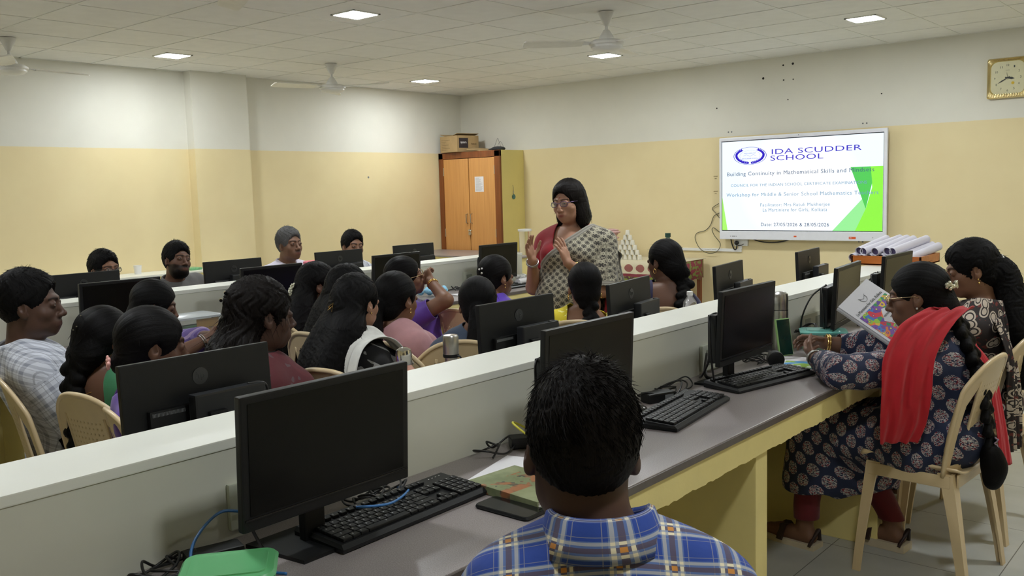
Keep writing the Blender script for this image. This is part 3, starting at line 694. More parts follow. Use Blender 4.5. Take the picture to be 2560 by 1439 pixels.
def lathe_thing(name, lb, cat, loc, parts, n=24, group=None):
    t = thing(name, lb, cat, loc, 0, group)
    for pn, prof, m in parts: MB().lathe(prof, n).obj(pn, m, t, smooth=True)
    return t
lathe_thing('steel_flask', 'tall brushed steel vacuum flask behind the green phone', 'flask', (-1.643, 3.70, D), [('flask_body', [(.032, 0), (.034, .004), (.034, .17), (.033, .174)], METAL), ('cap', [(.033, .176), (.033, .205), (.034, .23), (.031, .245), (.02, .254), (.001, .256)], METAL), ('seam_ring', [(.0335, .174), (.0335, .177)], BLK)])
t = thing('standing_phone', 'light green phone case standing upright behind the hands', 'phone', (-1.565, 3.585, D+.001), math.radians(22)); t.rotation_euler = (math.radians(10), 0, math.radians(-112))
MB().bb(-.038, .038, -.006, .004, 0, .155, .004).obj('phone_case', M('lime_case', srgb(150, 190, 120), .4, noise=.03), t)
MB().bb(-.034, .034, .004, .0055, .004, .151, .002).obj('screen', M('greenish_screen', srgb(20, 48, 40), .15, noise=.2), t)
t = thing('lunch_container', 'teal-lidded clear food container on the desk before the keyboard', 'container', (-1.495, 3.805, D), math.radians(25))
TEAL = M('teal_lid', srgb(120, 196, 184), .25, noise=.03, trans=.25); CLR = M('clear_teal_box', srgb(206, 232, 220), .12, trans=.75, noise=.02)
MB().loft([rrect(.085, .06, .015, 0), rrect(.092, .066, .016, .075)]).obj('box_body', CLR, t, smooth=True)
l = MB().loft([rrect(.097, .070, .018, .074), rrect(.098, .071, .018, .082), rrect(.09, .064, .016, .086)]).obj('lid', TEAL, t, smooth=True)
MB().loft([rrect(.07, .048, .012, .086), rrect(.068, .046, .012, .089)]).obj('lid_panel', TEAL, l)
b = MB(); 
for k in range(9): b.sphere((rnd.uniform(-.06, .06), rnd.uniform(-.04, .04), .022+rnd.uniform(0, .015)), (.022, .02, .018), 10, 6)
b.obj('green_food', M('green_food', srgb(150, 205, 120), .6, noise=.15, nscale=60), t, smooth='all')
lathe_thing('tape_roll', 'black cylindrical speaker lying beside the third keyboard', 'speaker', (-1.50, 3.335, D+.033), [])
o = [x for x in COL.objects if x.name.startswith('tape_roll')][-1]; o.name = 'small_speaker'; o.rotation_euler = (0, 0, .6)
MB().lathe([(.027, -.022), (.032, -.02), (.033, 0), (.032, .02), (.027, .022)], 22, (0, 0, 0), Matrix.Rotation(PI/2, 3, 'X')).obj('housing', BLK, o, smooth=True)
MB().lathe([(.025, -.0225), (.025, -.0235), (.001, -.0225)], 22, (0, 0, 0), Matrix.Rotation(PI/2, 3, 'X')).obj('grille', M('dark_mesh', (.03, .03, .033, 1), .6, noise=.2, nscale=400), o)
t = MB().sphere((0, 0, .018), (.03, .04, .02), 12, 8).obj('snack_wrapper', M('shiny_wrapper', srgb(206, 170, 160), .25, .3, noise=.35, nscale=40, bump=.8, bscale=40), loc=(-1.55, 3.44, D), smooth=True); tag(t, 'shiny pinkish crumpled wrapper behind the round speaker', 'wrapper')
t = thing('brochure', 'blue green and white brochure on white paper beneath the hands', 'brochure', (-1.44, 3.46, D), .3)
def m_bro():
    m = M('brochure_print', rough=.35); x, y, z = m.xyz(); n = m.noise(9, 2)
    m.color(mixc(m.nt, n > .5, srgb(70, 150, 205), mixc(m.nt, m.noise(14, 2) > .52, srgb(214, 226, 214), srgb(150, 190, 80)))); return m
MB().bb(-.10, .10, -.10, .14, 0, .0006).obj('backing_sheet', PAPER, t); MB().bb(-.07, .06, -.10, .04, .0008, .0022).obj('cover', m_bro(), t)
t = MB().bb(-.10, .10, -.075, .075, 0, .002).obj('blue_folder', M('blue_card', srgb(80, 120, 180), .4, noise=.1), loc=(-1.36, 3.80, D), rot=(0, 0, .4)); tag(t, 'blue edged papers beside the teal container', 'folder')

# ---------------------------------------------------------------- objects on the far side and other desks
PINKB = M('pink_coating', srgb(226, 168, 148), .35, noise=.03)
lathe_thing('water_bottle', 'pink bottle with chrome cap standing beyond the nearest monitor', 'bottle', (-2.12, 1.945, D), [('bottle_body', [(.034, 0), (.036, .004), (.036, .145), (.033, .162), (.023, .175), (.022, .18)], PINKB), ('cap', [(.024, .178), (.026, .182), (.026, .212), (.023, .226), (.012, .233), (.001, .233)], CHROME)])
t = lathe_thing('shaker_bottle', 'steel bottle with tall cap left of the second rear-view monitor', 'bottle', (-2.14, 2.18, D), [('bottle_body', [(.036, 0), (.038, .01), (.037, .08), (.03, .12), (.022, .15), (.022, .165)], METAL), ('cap', [(.026, .172), (.027, .176), (.027, .232), (.024, .238), (.001, .24)], METAL), ('collar', [(.027, .163), (.028, .17), (.027, .174)], BLK)])
MB().tube(smoothpath([(.026, .0, .17), (.045, 0, .165), (.048, 0, .12), (.046, 0, .08)], 4), .003, 6).obj('strap', BLK, t)
t = lathe_thing('mineral_water_bottle', 'clear plastic water bottle with white cap near the woman in navy', 'bottle', (-2.12, 3.77, D), [('bottle_body', [(.030, 0), (.033, .006), (.032, .03), (.034, .04), (.032, .05), (.034, .06), (.032, .07), (.034, .08), (.033, .15), (.03, .175), (.013, .20), (.012, .205)], GLASSM), ('cap', [(.0145, .205), (.0145, .222), (.013, .224), (.001, .224)], WHITE_P)])
t = thing('storage_box', 'clear lidded plastic box with green and orange contents on the far desk', 'box', (-4.46, 2.57, D), 0)
MB().loft([rrect(.085, .115, .015, 0), rrect(.095, .125, .016, .09)]).obj('box_body', GLASSM, t, smooth=True)
MB().loft([rrect(.10, .13, .018, .09), rrect(.10, .13, .018, .10), rrect(.09, .12, .016, .106)]).obj('lid', M('frosted_lid', srgb(214, 220, 222), .3, trans=.3, noise=.02), t, smooth=True)
MB().bb(.07, .072, -.02, .11, .02, .085).obj('orange_card', M('orange_card', srgb(226, 176, 86), .6, noise=.1), t)
text('card_print', 'Pythagoras Theorem', DK, .10, t, (.0728, .045, .035), (PI/2, 0, PI/2), .012)
MB().bb(-.06, .06, -.09, .10, .005, .06, .01).obj('green_blocks', M('green_blocks', srgb(84, 140, 92), .6, noise=.3, nscale=30), t)
lathe_thing('black_bottle', 'black flask standing beside the curly-haired woman', 'bottle', (-4.42, 2.84, D), [('bottle_body', [(.034, 0), (.036, .005), (.036, .17), (.026, .19)], BLK), ('cap', [(.028, .192), (.028, .235), (.024, .242), (.001, .243)], BLK_G)])
o = MB().bb(-.075, .075, -.12, .12, 0, .003).obj('paper_sheet', PAPER, loc=(-4.36, 4.66, D), rot=(0, 0, -.3)); tag(o, 'white paper on the far desk near the resting elbow', 'paper')
o = MB().bb(-.105, .105, -.07, .07, 0, .003).obj('paper_sheet', PAPER, loc=(-4.36, 2.20, D), rot=(0, 0, .1)); tag(o, 'white paper on the far desk beside the man in white checks', 'paper')
BLU = M('pale_blue_cloth', srgb(140, 196, 224), .6, noise=.15, nscale=50, bump=.6, bscale=60)
b = MB()
for k in range(16): b.sphere((rnd.uniform(-.05, .05), rnd.uniform(-.09, .09), .02+rnd.uniform(0, .035)), (.022, .024, .018), 8, 6)
tag(b.obj('blue_pouch', BLU, loc=(-4.52, 4.45, D), smooth='all'), 'pale blue frilly pouch on the far desk by the paper', 'pouch')
t = thing('rolled_calendar', 'white rolled calendar with black and red numbers at the far desk end', 'paper roll', (-4.40, 5.37, D+.030), math.radians(97)); t.rotation_euler = (0, 0, math.radians(97))
MB().lathe([(.026, -.17), (.026, .17)], 22, (0, 0, 0), Matrix.Rotation(PI/2, 3, 'Y')).obj('roll', PAPER, t, smooth=True)
RED = M('red_ink', srgb(205, 40, 40), .6, noise=.03)
for k, s in enumerate(['4', '11', '18', '25']):
    a = .9; text('number', s, RED if k == 3 else DK, .014 if k == 0 else .026, t, (-.06+k*.045, -.0268*math.cos(a)-.0006, .0268*math.sin(a)), (PI/2-a, 0, 0), .022, .0006)
t = thing('black_tube', 'black tube lying beside the rolled calendar', 'tube', (-4.36, 5.62, D+.014), 0); MB().lathe([(.010, -.13), (.014, -.12), (.014, .12), (.010, .13)], 16, (0, 0, 0), Matrix.Rotation(PI/2, 3, 'Y')).obj('barrel', BLK, t, smooth=True)
lathe_thing('liquid_bottle', 'clear bottle with black cap at the end of the far desk', 'bottle', (-4.53, 5.68, D), [('bottle_body', [(.026, 0), (.028, .005), (.028, .14), (.018, .165), (.016, .175)], M('amber_clear', srgb(226, 208, 160), .15, trans=.6, noise=.02)), ('cap', [(.02, .175), (.02, .215), (.001, .216)], BLK)])
b = MB()
for k in range(9): b.sphere((rnd.uniform(-.03, .03), rnd.uniform(-.03, .03), .02+rnd.uniform(0, .02)), (.025, .02, .02), 8, 6)
tag(b.obj('plastic_wrap', M('thin_film', srgb(226, 226, 220), .2, trans=.5, noise=.05), loc=(-4.60, 5.52, D), smooth=True), 'crumpled clear plastic wrap beside the partition end', 'plastic wrap')
t = lathe_thing('food_tub', 'round tub with pink lid on the desk in front of the grey-haired man', 'tub', (-5.24, 4.02, D), [('tub_body', [(.08, 0), (.095, .235)], M('tub_clear', srgb(226, 190, 190), .3, trans=.35, noise=.05)), ('lid', [(.098, .235), (.102, .237), (.102, .256), (.095, .26), (.001, .26)], M('pink_lid', srgb(226, 106, 128), .35, noise=.03))])
lathe_thing('white_jar', 'white-lidded clear jar behind the monitor under the yellow pier', 'jar', (-6.47, 7.83, D), [('jar_body', [(.06, 0), (.065, .01), (.065, .26)], GLASSM), ('lid', [(.075, .26), (.078, .265), (.078, .285), (.001, .287)], WHITE_P)])
lathe_thing('paper_cup', 'white paper cup on the counter behind the bearded man', 'cup', (-8.03, 4.12, .80), [('cup_body', [(.028, 0), (.036, .08), (.034, .08), (.026, .004)], WHITE_P)])
o = MB().box((0, 0, .012), (.16, .12, .024), None, .005).obj('snack_packet', M('packet_print', srgb(110, 170, 120), .4, noise=.4, nscale=25), loc=(-7.95, 4.62, .80)); tag(o, 'green and blue packet on the counter right of the bearded man', 'packet')

# cable clutter and tray at the far end of the near desk
t = thing('wooden_tray', 'orange-brown wooden tray on the partition end holding paper rolls', 'tray', (-1.80, 5.66, .9675), 0)
TR = m_wood('tray_wood', srgb(196, 112, 44), srgb(170, 92, 34), 20, 0)
tx, ty, th = .20, .185, .055
b = MB(); b.bb(-tx, tx, -ty, ty, 0, .008)
b.bb(-tx, tx, -ty, -ty+.012, 0, th, .002); b.bb(-tx, tx, ty-.012, ty, 0, th, .002); b.bb(-tx, -tx+.012, -ty, ty, 0, th, .002); b.bb(tx-.012, tx, -ty, ty, 0, th, .002); b.obj('tray_body', TR, t)
t.location = (-1.785, 5.66, .9675)
t = thing('tray_pedestal', 'white box under the wooden tray at the desk end', 'box', (-1.785, 5.655, .7505))
MB().bb(-.105, .105, -.082, .09, 0, .2165, .003).obj('box_body', LAM_W, t)
PR = M('poster_paper', srgb(222, 220, 232), .6, noise=.02, nscale=6); PRI = M('roll_inside', srgb(70, 62, 96), .8, noise=.1)
rolls = [(-.165+k*.054, 0) for k in range(7)]+[(-.138+k*.054, 1) for k in range(5)]
where = ['leftmost in the bottom row', 'second from the left in the bottom row', 'third from the left in the bottom row', 'fourth from the left in the bottom row', 'fifth from the left in the bottom row', 'sixth from the left in the bottom row', 'rightmost in the bottom row', 'leftmost on top', 'second from the left on top', 'middle one on top', 'fourth from the left on top', 'rightmost on top']
for k, (dx, lv) in enumerate(rolls):
    r = .025 if lv == 0 else .024; z = .9675+.012+r+.03+lv*.042
    t = thing('paper_roll', 'white rolled paper in the wooden tray, '+where[k], 'paper roll', (-1.785+dx, 5.67, z), 0, 'white paper rolls in the wooden tray')
    t.rotation_euler = (math.radians(10), 0, math.radians(-14+4*math.sin(k*2.1)))
    L = .17+.012*math.sin(k*1.7); RX = Matrix.Rotation(PI/2, 3, 'X')
    MB().lathe([(r, -L), (r, L), (r-.002, L), (r-.002, -L), (r, -L)], 20, (0, 0, 0), RX, cap=False).obj('roll', PR, t, smooth=True)
    MB().lathe([(r-.0025, -L+.01), (r-.004, L-.01)], 18, (0, 0, 0), RX, cap=True).obj('core', PRI, t)
# ---------------------------------------------------------------- cup pyramid table
t = thing('side_table', 'small table against the front wall under a patterned cloth', 'table', (-5.20, 8.36, 0))
b = MB(); b.bb(-.52, .52, -.25, .25, .66, .69, .003); b.obj('table_top', WOOD_D, t)
for sx in (-1, 1):
    for sy in (-1, 1): MB().bb(sx*.49-.02, sx*.49+.02, sy*.22-.02, sy*.22+.02, 0, .66).obj('leg', WOOD_F, t)
def m_cloth():
    m = M('patterned_cloth', rough=.85); x, y, z = m.xyz(); 
    w = z+m.noise(6, 2)*.02
    fl = m.noise(28, 2); ci = ((x*7).fract()-.5); cz = ((z+.075)*9); d = (ci*ci+cz*cz).sqrt()
    cream = mixc(m.nt, (d < .42)*((d*9).sin() > -.2), srgb(206, 196, 166), srgb(150, 92, 84)); maroon = srgb(128, 52, 62); gr = mixc(m.nt, fl > .5, srgb(84, 60, 54), srgb(126, 140, 62))
    c = mixc(m.nt, w < -.125, cream, maroon); c = mixc(m.nt, (w < -.155)*(w > -.215), c, gr); m.color(c); m.bump(m.noise(12, 3), .5, .01); return m
CL = m_cloth()
o = thing('tablecloth', 'cream and maroon floral cloth hanging over the small cup table', 'tablecloth', (-5.20, 8.36, .692))
b = MB(); n = 60; rows = []
b.bb(-.545, .545, -.27, .27, .0, .004); b.obj('cloth_top', CL, o)
b = MB()
for zz in (0.003, -.06, -.12, -.18, -.25):
    rows.append([(-.56+1.12*k/n, -.272-.012*math.sin(k*.9)*(-zz*4)-.003*math.sin(k*2.3), zz+.02*math.sin(k*.21)*(-zz*4)) for k in range(n+1)])
b.loft(rows, cap=False, closed=False); f = b.obj('front_drape', CL, o, smooth='all'); md = f.modifiers.new('t', 'SOLIDIFY'); md.thickness = .003
def m_cloth2():
    m = M('maroon_leaf_cloth', rough=.85); n = m.noise(26, 3); m.color(mixc(m.nt, n > .52, srgb(122, 44, 54), srgb(110, 122, 54))); return m
b = MB(); rows = []
for k in range(13): rows.append([(.56+.06*math.sin(k*.3), -.27+.5*k/12, zz-.02*math.sin(k*1.1)*(-zz)*3) for zz in (.004, -.1, -.19)])
b.loft(rows, cap=False, closed=False); f = b.obj('side_drape', m_cloth2(), o, smooth='all'); f.modifiers.new('t', 'SOLIDIFY').thickness = .003
CUP = M('cup_paper', srgb(226, 222, 208), .5, noise=.02)
def cup_mesh():
    b = MB(); b.lathe([(.026, 0), (.027, .002), (.0195, .051), (.018, .052), (.001, .052)], 20, cap=False); return b
cx0, cy0 = -5.36, 8.21; cup0 = None; rows_n = [6, 5, 4, 3, 2, 1]
ordn = ['first', 'second', 'third', 'fourth', 'fifth', 'sixth']; rown = ['bottom', 'second', 'third', 'fourth', 'fifth', 'top']
for lv, n in enumerate(rows_n):
    for k in range(n):
        lb = ('white paper cup at the very top of the cup pyramid' if lv == 5 else 'upturned white paper cup, %s from the left in the %s row of the pyramid' % (ordn[k], rown[lv]))
        loc = (cx0+(k-(n-1)/2)*.059, cy0, .697+lv*.0525)
        if cup0 is None: cup0 = cup_mesh().obj('paper_cup', CUP, smooth=True); tag(cup0, lb, 'cup', 'paper cups stacked in a pyramid'); cup0.location = loc
        else: c = cup0.copy(); COL.objects.link(c); c.location = loc; c['label'] = lb
lathe_thing('green_bottle', 'green-capped bottle standing behind the woman in navy', 'bottle', (-4.98, 8.40, .697), [('bottle_body', [(.035, 0), (.036, .01), (.036, .20), (.02, .23)], M('grey_green', srgb(120, 136, 120), .3, noise=.05)), ('cap', [(.03, .232), (.03, .275), (.001, .276)], M('dark_green', srgb(28, 66, 58), .35, noise=.05))])
b = MB()
for k in range(6): b.sphere((.02*math.sin(k*2), .01*k, .015+k*.02), (.10, .08, .018), 14, 6)
tag(b.obj('folded_towel', M('pale_pink_towel', srgb(206, 168, 164), .9, noise=.12, nscale=30, bump=.7, bscale=50), loc=(-5.73, 8.40, .88), smooth='all'), 'pale pink folded towel just right of the speaker', 'towel')
tag(MB().bb(-.12, .12, -.10, .10, 0, .182, .01).obj('covered_box', M('cream_cloth', srgb(214, 204, 186), .8, noise=.05), loc=(-5.74, 8.42, .697)), 'cream box under the pink towel behind the cup pyramid', 'box')
tag(MB().bb(-.10, .10, -.12, .12, 0, .03, .003).obj('wooden_ledge', WOOD_D, loc=(-5.40, 7.95, .44)), 'small light wooden shelf piece below the hanging cloth', 'shelf') if 0 else None

# ---------------------------------------------------------------- chairs
def make_chair():
    t = thing('plastic_chair', 'x', 'chair', (0, 0, 0), 0, 'beige moulded plastic chairs'); t.scale = (1, .86, 1)
    # back: curved sheet with two side openings and a perforated panel
    nx, nz = 92, 92; X = np.linspace(-.23, .23, nx+1); Z = np.linspace(.42, .87, nz+1)
    xx, zz = np.meshgrid(X, Z, indexing='ij')
    yb = lambda x, z: -.175-.20*(z-.42)-.12*(z-.42)**2+(.9*x**2)
    V = np.stack([xx, yb(xx, zz), zz], -1).reshape(-1, 3)
    outer = .84-.10*(np.abs(xx)/.20)**2.6-zz-.02*(np.abs(xx) > .2); side = (.195+.03*np.sin(np.clip((zz-.42)/.35, 0, 1)*PI)*.8)-np.abs(xx)
    g = np.minimum(outer, side)
    ax = np.abs(xx); go = np.minimum(np.minimum(ax-.112, (.170-.02*((zz-.5)/.3)**2)-ax), np.minimum(zz-.455, (.745-(ax-.112)*1.3)-zz))
    g = np.minimum(g, -go)
    F = [(i*(nz+1)+j, (i+1)*(nz+1)+j, (i+1)*(nz+1)+j+1, i*(nz+1)+j+1) for i in range(nx) for j in range(nz)
         if not ((i % 4 == 2) and (j % 4 == 1) and abs(X[i]+.0025) < .098 and .47 < Z[j] < .745)]
    v, f, _ = clip(V, F, g.reshape(-1))
    b = MB(); b.add(v, f); o = b.obj('backrest', CHAIR, t, smooth='all'); md = o.modifiers.new('t', 'SOLIDIFY'); md.thickness = .007; md.offset = 0
    # rim around the arch, panel frame ribs
    arch = []
    for k in range(41):
        x = -.2+.4*k/40; z = .84-.10*(abs(x)/.20)**2.6-.004; arch.append((x, yb(x, z), z))
    lo = [(-.195-.03*math.sin(min(1, (z-.42)/.35)*PI)*.8+.004, yb(.2, z), z) for z in np.linspace(.42, .73, 12)]
    path = lo+arch[1:-1]+[(-x, y, z) for x, y, z in reversed(lo)]
    rim = MB().tube(path, .010, 8, 1.0).obj('back_rim', CHAIR, t, smooth='all')
    for s in (-1, 1): MB().tube([(s*.108, yb(.108, z)-.002, z) for z in np.linspace(.43, .76, 12)], .006, 6).obj('back_rib', CHAIR, o, smooth='all')
    # seat
    n = 24; V = []; G = []
    for i in range(n+1):
        for j in range(n+1):
            x, y = -.22+.44*i/n, -.21+.43*j/n
            V.append((x, y, .435-.018*(1-(x/.2)**2)*math.exp(-((y+.02)/.16)**2)-.25*max(0, y-.15)**1.3+.03*(abs(x)/.2)**6)); G.append(min(.20+.015*(y/.2)-abs(x), .215-abs(y)-.06*max(0, abs(x)-.14)*5))
    v, f, _ = clip(V, [(i*(n+1)+j, (i+1)*(n+1)+j, (i+1)*(n+1)+j+1, i*(n+1)+j+1) for i in range(n) for j in range(n)], G)
    b = MB(); b.add(v, f); s_ = b.obj('seat', CHAIR, t, smooth='all'); md = s_.modifiers.new('t', 'SOLIDIFY'); md.thickness = .008
    b = MB(); 
    b.box((0, .185, .402), (.34, .008, .045), None, .003); b.box((0, -.19, .405), (.34, .008, .05), None, .003)
    for s in (-1, 1): b.box((s*.192, 0, .402), (.008, .34, .045), None, .003)
    b.obj('apron', CHAIR, t)
    for s in (-1, 1):
        for yy, y1, tw in ((.178, .225, .052), (-.178, -.255, .055)):
            k = 1 if yy > 0 else -1; R = []
            for z, w, e in ((.43, .060, 0), (.38, .050, .12), (.25, .042, .45), (.1, .036, .8), (0, .034, 1)):
                cx, cy = s*(.192+.022*e), yy+(y1-yy)*e; th = .010
                # L-shaped section
                L = [(cx, cy), (cx-s*w, cy), (cx-s*w, cy-k*th), (cx-s*th, cy-k*th), (cx-s*th, cy-k*w), (cx, cy-k*w)]
                R.append([(p, q, z) for p, q in (L if s*k > 0 else L[::-1])])
            MB().loft(R).obj('leg', CHAIR, t)
    return t
ch0 = make_chair(); chu = [False]
def chair(x, y, yaw, label):
    """x, y: floor point under the seat centre"""
    if not chu[0]: chu[0] = True; o = ch0; o.location = (x, y, 0); o.rotation_euler = (0, 0, yaw); o['label'] = label; return o
    return dup(ch0, (x, y, 0), yaw, label)
def chair_b(bx, by, yaw, label):      # placed by its backrest top
    return chair(bx-.30*math.sin(yaw)*1.0, by+.30*math.cos(yaw), yaw, label)
# ================================================================ people
# Bodies are grown as one smooth implicit surface each (surface nets on a grid that is finer at head and hands).
def V3(*a): return np.array(a if len(a) > 1 else a[0], float)
def axis_(lo, hi, base, zones):
    c = [lo]
    while c[-1] < hi:
        s = base
        for a, b, r in zones:
            if a-1e-9 <= c[-1] < b: s = min(s, r)
        c.append(c[-1]+s)
    return np.array(c, np.float32)
class Field:
    def __init__(s, lo, hi, base, zones=()):
        s.ax = [axis_(lo[i], hi[i], base, [(z[0][i], z[1][i], z[2]) for z in zones]) for i in range(3)]
        s.F = np.full([len(a) for a in s.ax], .15, np.float32)
    def sub(s, lo, hi):
        sl = []
        for i in range(3):
            a = np.searchsorted(s.ax[i], lo[i]); b = np.searchsorted(s.ax[i], hi[i])
            if b-a < 1: return None, None
            sl.append(slice(a, b))
        return tuple(sl), np.meshgrid(*[s.ax[i][sl[i]] for i in range(3)], indexing='ij')
    def put(s, prims, infl=0.0):
        for p in prims:
            k = p.get('k', .02); m = .05+k; t = p['t']; g = infl+p.get('g', 0)
            if t == 'c':
                a, b = p['a'], p['b']; ra, rb = p['ra']+g, p['rb']+g; R = max(ra, rb)+m
                sl, P = s.sub(np.minimum(a, b)-R, np.maximum(a, b)+R)
                if sl is None: continue
                ab = b-a; L = float(ab@ab)+1e-12
                h = np.clip(sum((P[i]-a[i])*ab[i] for i in range(3))/L, 0, 1)
                d = np.sqrt(sum((P[i]-a[i]-h*ab[i])**2 for i in range(3)))-(ra+(rb-ra)*h)
            elif t == 'e':
                c = p['a']; r = np.maximum(np.array(p['r'], float)+g, .002); R = p.get('R'); Rm = r.max()+m
                sl, P = s.sub(c-Rm, c+Rm)
                if sl is None: continue
                q = [P[i]-c[i] for i in range(3)]
                if R is not None: q = [sum(R[i, j]*q[i] for i in range(3)) for j in range(3)]
                k0 = np.sqrt(sum((q[i]/r[i])**2 for i in range(3)))+1e-9; k1 = np.sqrt(sum((q[i]/r[i]**2)**2 for i in range(3)))+1e-9
                d = k0*(k0-1)/k1
            elif t == 'h':      # half space n.x > d is removed
                sl = (slice(None),)*3; P = np.meshgrid(*s.ax, indexing='ij'); n = p['n']
                d = p['d']-sum(P[i]*n[i] for i in range(3)); d = d.astype(np.float32)
            A = s.F[sl]
            if p.get('op') == 's':
                B = -d; h = np.clip(.5-.5*(A-B)/k, 0, 1); s.F[sl] = A*(1-h)+B*h+k*h*(1-h)
            else:
                h = np.clip(.5+.5*(A-d)/k, 0, 1); s.F[sl] = A*(1-h)+d*h-k*h*(1-h)
        return s
    def mesh(s):
        F = s.F; S_ = F < 0; n = F.shape
        c8 = [S_[i:n[0]-1+i, j:n[1]-1+j, k:n[2]-1+k] for i in (0, 1) for j in (0, 1) for k in (0, 1)]
        sm = sum(c.astype(np.int8) for c in c8); act = np.argwhere((sm > 0) & (sm < 8))
        if len(act) == 0: return np.zeros((0, 3)), []
        vid = np.full([a-1 for a in n], -1, np.int32); vid[tuple(act.T)] = np.arange(len(act))
        X = [a.astype(np.float64) for a in s.ax]; acc = np.zeros((len(act), 3)); cnt = np.zeros(len(act))
        for ax in range(3):
            for u in (0, 1):
                for v in (0, 1):
                    o = [0, 0, 0]; oa = [(ax+1) % 3, (ax+2) % 3]; o[oa[0]] = u; o[oa[1]] = v; o2 = list(o); o2[ax] = 1
                    i0 = act+o; i1 = act+o2; f0 = F[tuple(i0.T)].astype(float); f1 = F[tuple(i1.T)].astype(float)
                    cr = (f0 < 0) != (f1 < 0); t = np.where(cr, f0/(f0-f1+1e-12), 0)
                    for d in range(3):
                        p0 = X[d][i0[:, d]]; p1 = X[d][i1[:, d]]; acc[:, d] += np.where(cr, p0+(p1-p0)*t, 0)
                    cnt += cr
        V = acc/np.maximum(cnt, 1)[:, None]; Q = []
        for ax in range(3):
            b, c = (ax+1) % 3, (ax+2) % 3
            s0 = [slice(None)]*3; s1 = [slice(None)]*3; s0[ax] = slice(0, -1); s1[ax] = slice(1, None)
            for d in (b, c): s0[d] = slice(1, -1); s1[d] = slice(1, -1)
            A, B = S_[tuple(s0)], S_[tuple(s1)]; e = np.argwhere(A != B); 
            if not len(e): continue
            pos = e.copy(); pos[:, b] += 1; pos[:, c] += 1
            inside = A[tuple(e.T)]; ids = []
            for db, dc in ((-1, -1), (0, -1), (0, 0), (-1, 0)):
                q = pos.copy(); q[:, b] += db; q[:, c] += dc; ids.append(vid[tuple(q.T)])
            ids = np.stack(ids, 1); ids[~inside] = ids[~inside][:, ::-1]; Q.append(ids)
        Q = np.concatenate(Q) if Q else np.zeros((0, 4), int)
        return V, Q[(Q >= 0).all(1)]
def relax(V, Q, it=1, lam=.5):
    if not len(Q): return V
    E = np.concatenate([Q[:, [0, 1]], Q[:, [1, 2]], Q[:, [2, 3]], Q[:, [3, 0]]]); n = len(V)
    for _ in range(it):
        A = np.zeros((n, 3)); c = np.bincount(E.ravel(), minlength=n).astype(float)
        for d in range(3): A[:, d] = np.bincount(E[:, 0], V[E[:, 1], d], n)+np.bincount(E[:, 1], V[E[:, 0], d], n)
        V = V*(1-lam)+lam*A/np.maximum(c, 1)[:, None]
    return V
def normals(V, Q):
    Q = np.asarray(Q); N = np.zeros_like(V); fn = np.cross(V[Q[:, 2]]-V[Q[:, 0]], V[Q[:, 3]]-V[Q[:, 1]])
    for k in range(4):
        for d in range(3): N[:, d] += np.bincount(Q[:, k], fn[:, d], len(V))
    return N/(np.linalg.norm(N, axis=1, keepdims=True)+1e-12)
def npmesh(name, V, F, mats, parent, cols=None, uvs=None, thick=0, mi=None):
    me = bpy.data.meshes.new(name); me.from_pydata(np.asarray(V).tolist(), [], F.tolist() if isinstance(F, np.ndarray) else F); me.update()
    for m in (mats if isinstance(mats, (list, tuple)) else [mats]): me.materials.append(m.m)
    if mi is not None: me.polygons.foreach_set('material_index', mi)
    me.shade_smooth()
    if cols is not None:
        a = me.color_attributes.new('tint', 'FLOAT_COLOR', 'POINT'); c = np.ones((len(V), 4)); c[:, :3] = cols; a.data.foreach_set('color', c.ravel().astype(np.float32))
    if uvs:
        li = np.empty(len(me.loops), np.int32); me.loops.foreach_get('vertex_index', li)
        for nm, u in uvs.items():
            l = me.uv_layers.new(name=nm); l.data.foreach_set('uv', np.asarray(u, float)[li].ravel())
    o = link(name, me, parent)
    if thick: md = o.modifiers.new('thickness', 'SOLIDIFY'); md.thickness = thick; md.offset = 1
    return o
def C(a, b, ra, rb, k=.02, **kw): return dict(t='c', a=V3(a), b=V3(b), ra=ra, rb=rb, k=k, **kw)
def E(a, r, R=None, k=.02, **kw): return dict(t='e', a=V3(a), r=r, R=R, k=k, **kw)
def frame(fwd, up):
    u = V3(up); u = u/np.linalg.norm(u); f = V3(fwd); f = f-u*(f@u); f = f/np.linalg.norm(f); return np.stack([np.cross(f, u), f, u], 1)
def rotz(a): c, s = math.cos(a), math.sin(a); return np.array([[c, -s, 0], [s, c, 0], [0, 0, 1.]])
def rotx(a): c, s = math.cos(a), math.sin(a); return np.array([[1, 0, 0], [0, c, -s], [0, s, c]])
def roty(a): c, s = math.cos(a), math.sin(a); return np.array([[c, 0, s], [0, 1, 0], [-s, 0, c]])

SKIN = M('skin', rough=.5, spec=.35); _a = SKIN.nt.nodes.new('ShaderNodeAttribute'); _a.attribute_name = 'tint'; SKIN.color(_a.outputs['Color'])
SKIN.b.inputs['Subsurface Weight'].default_value = .08; SKIN.b.inputs['Subsurface Radius'].default_value = (.01, .004, .002); SKIN.bump(SKIN.noise(220, 3), .06, .001)
EYE = M('eye', rough=.12); _a = EYE.nt.nodes.new('ShaderNodeAttribute'); _a.attribute_name = 'tint'; EYE.color(_a.outputs['Color'])
def m_hair(name, c1, c2, rough=.5, spec=.10):
    m = M(name, rough=rough, spec=spec); u, v = m.uv('strand'); n = m.noise(1.0, 5, m.vec(u*60, v*3.0), .65)
    m.color(mixc(m.nt, ramp01(n, .3, .7), c1, c2)); m.bump(n, .6, .003); return m
HAIR = m_hair('black_hair', (.0022, .002, .0022, 1), (.0065, .006, .0062, 1))
HAIRG = m_hair('grey_hair', (.035, .034, .034, 1), (.17, .17, .17, 1), .5)
HAIRB = m_hair('brown_black_hair', (.003, .0023, .002, 1), (.010, .0075, .0065, 1), .45)

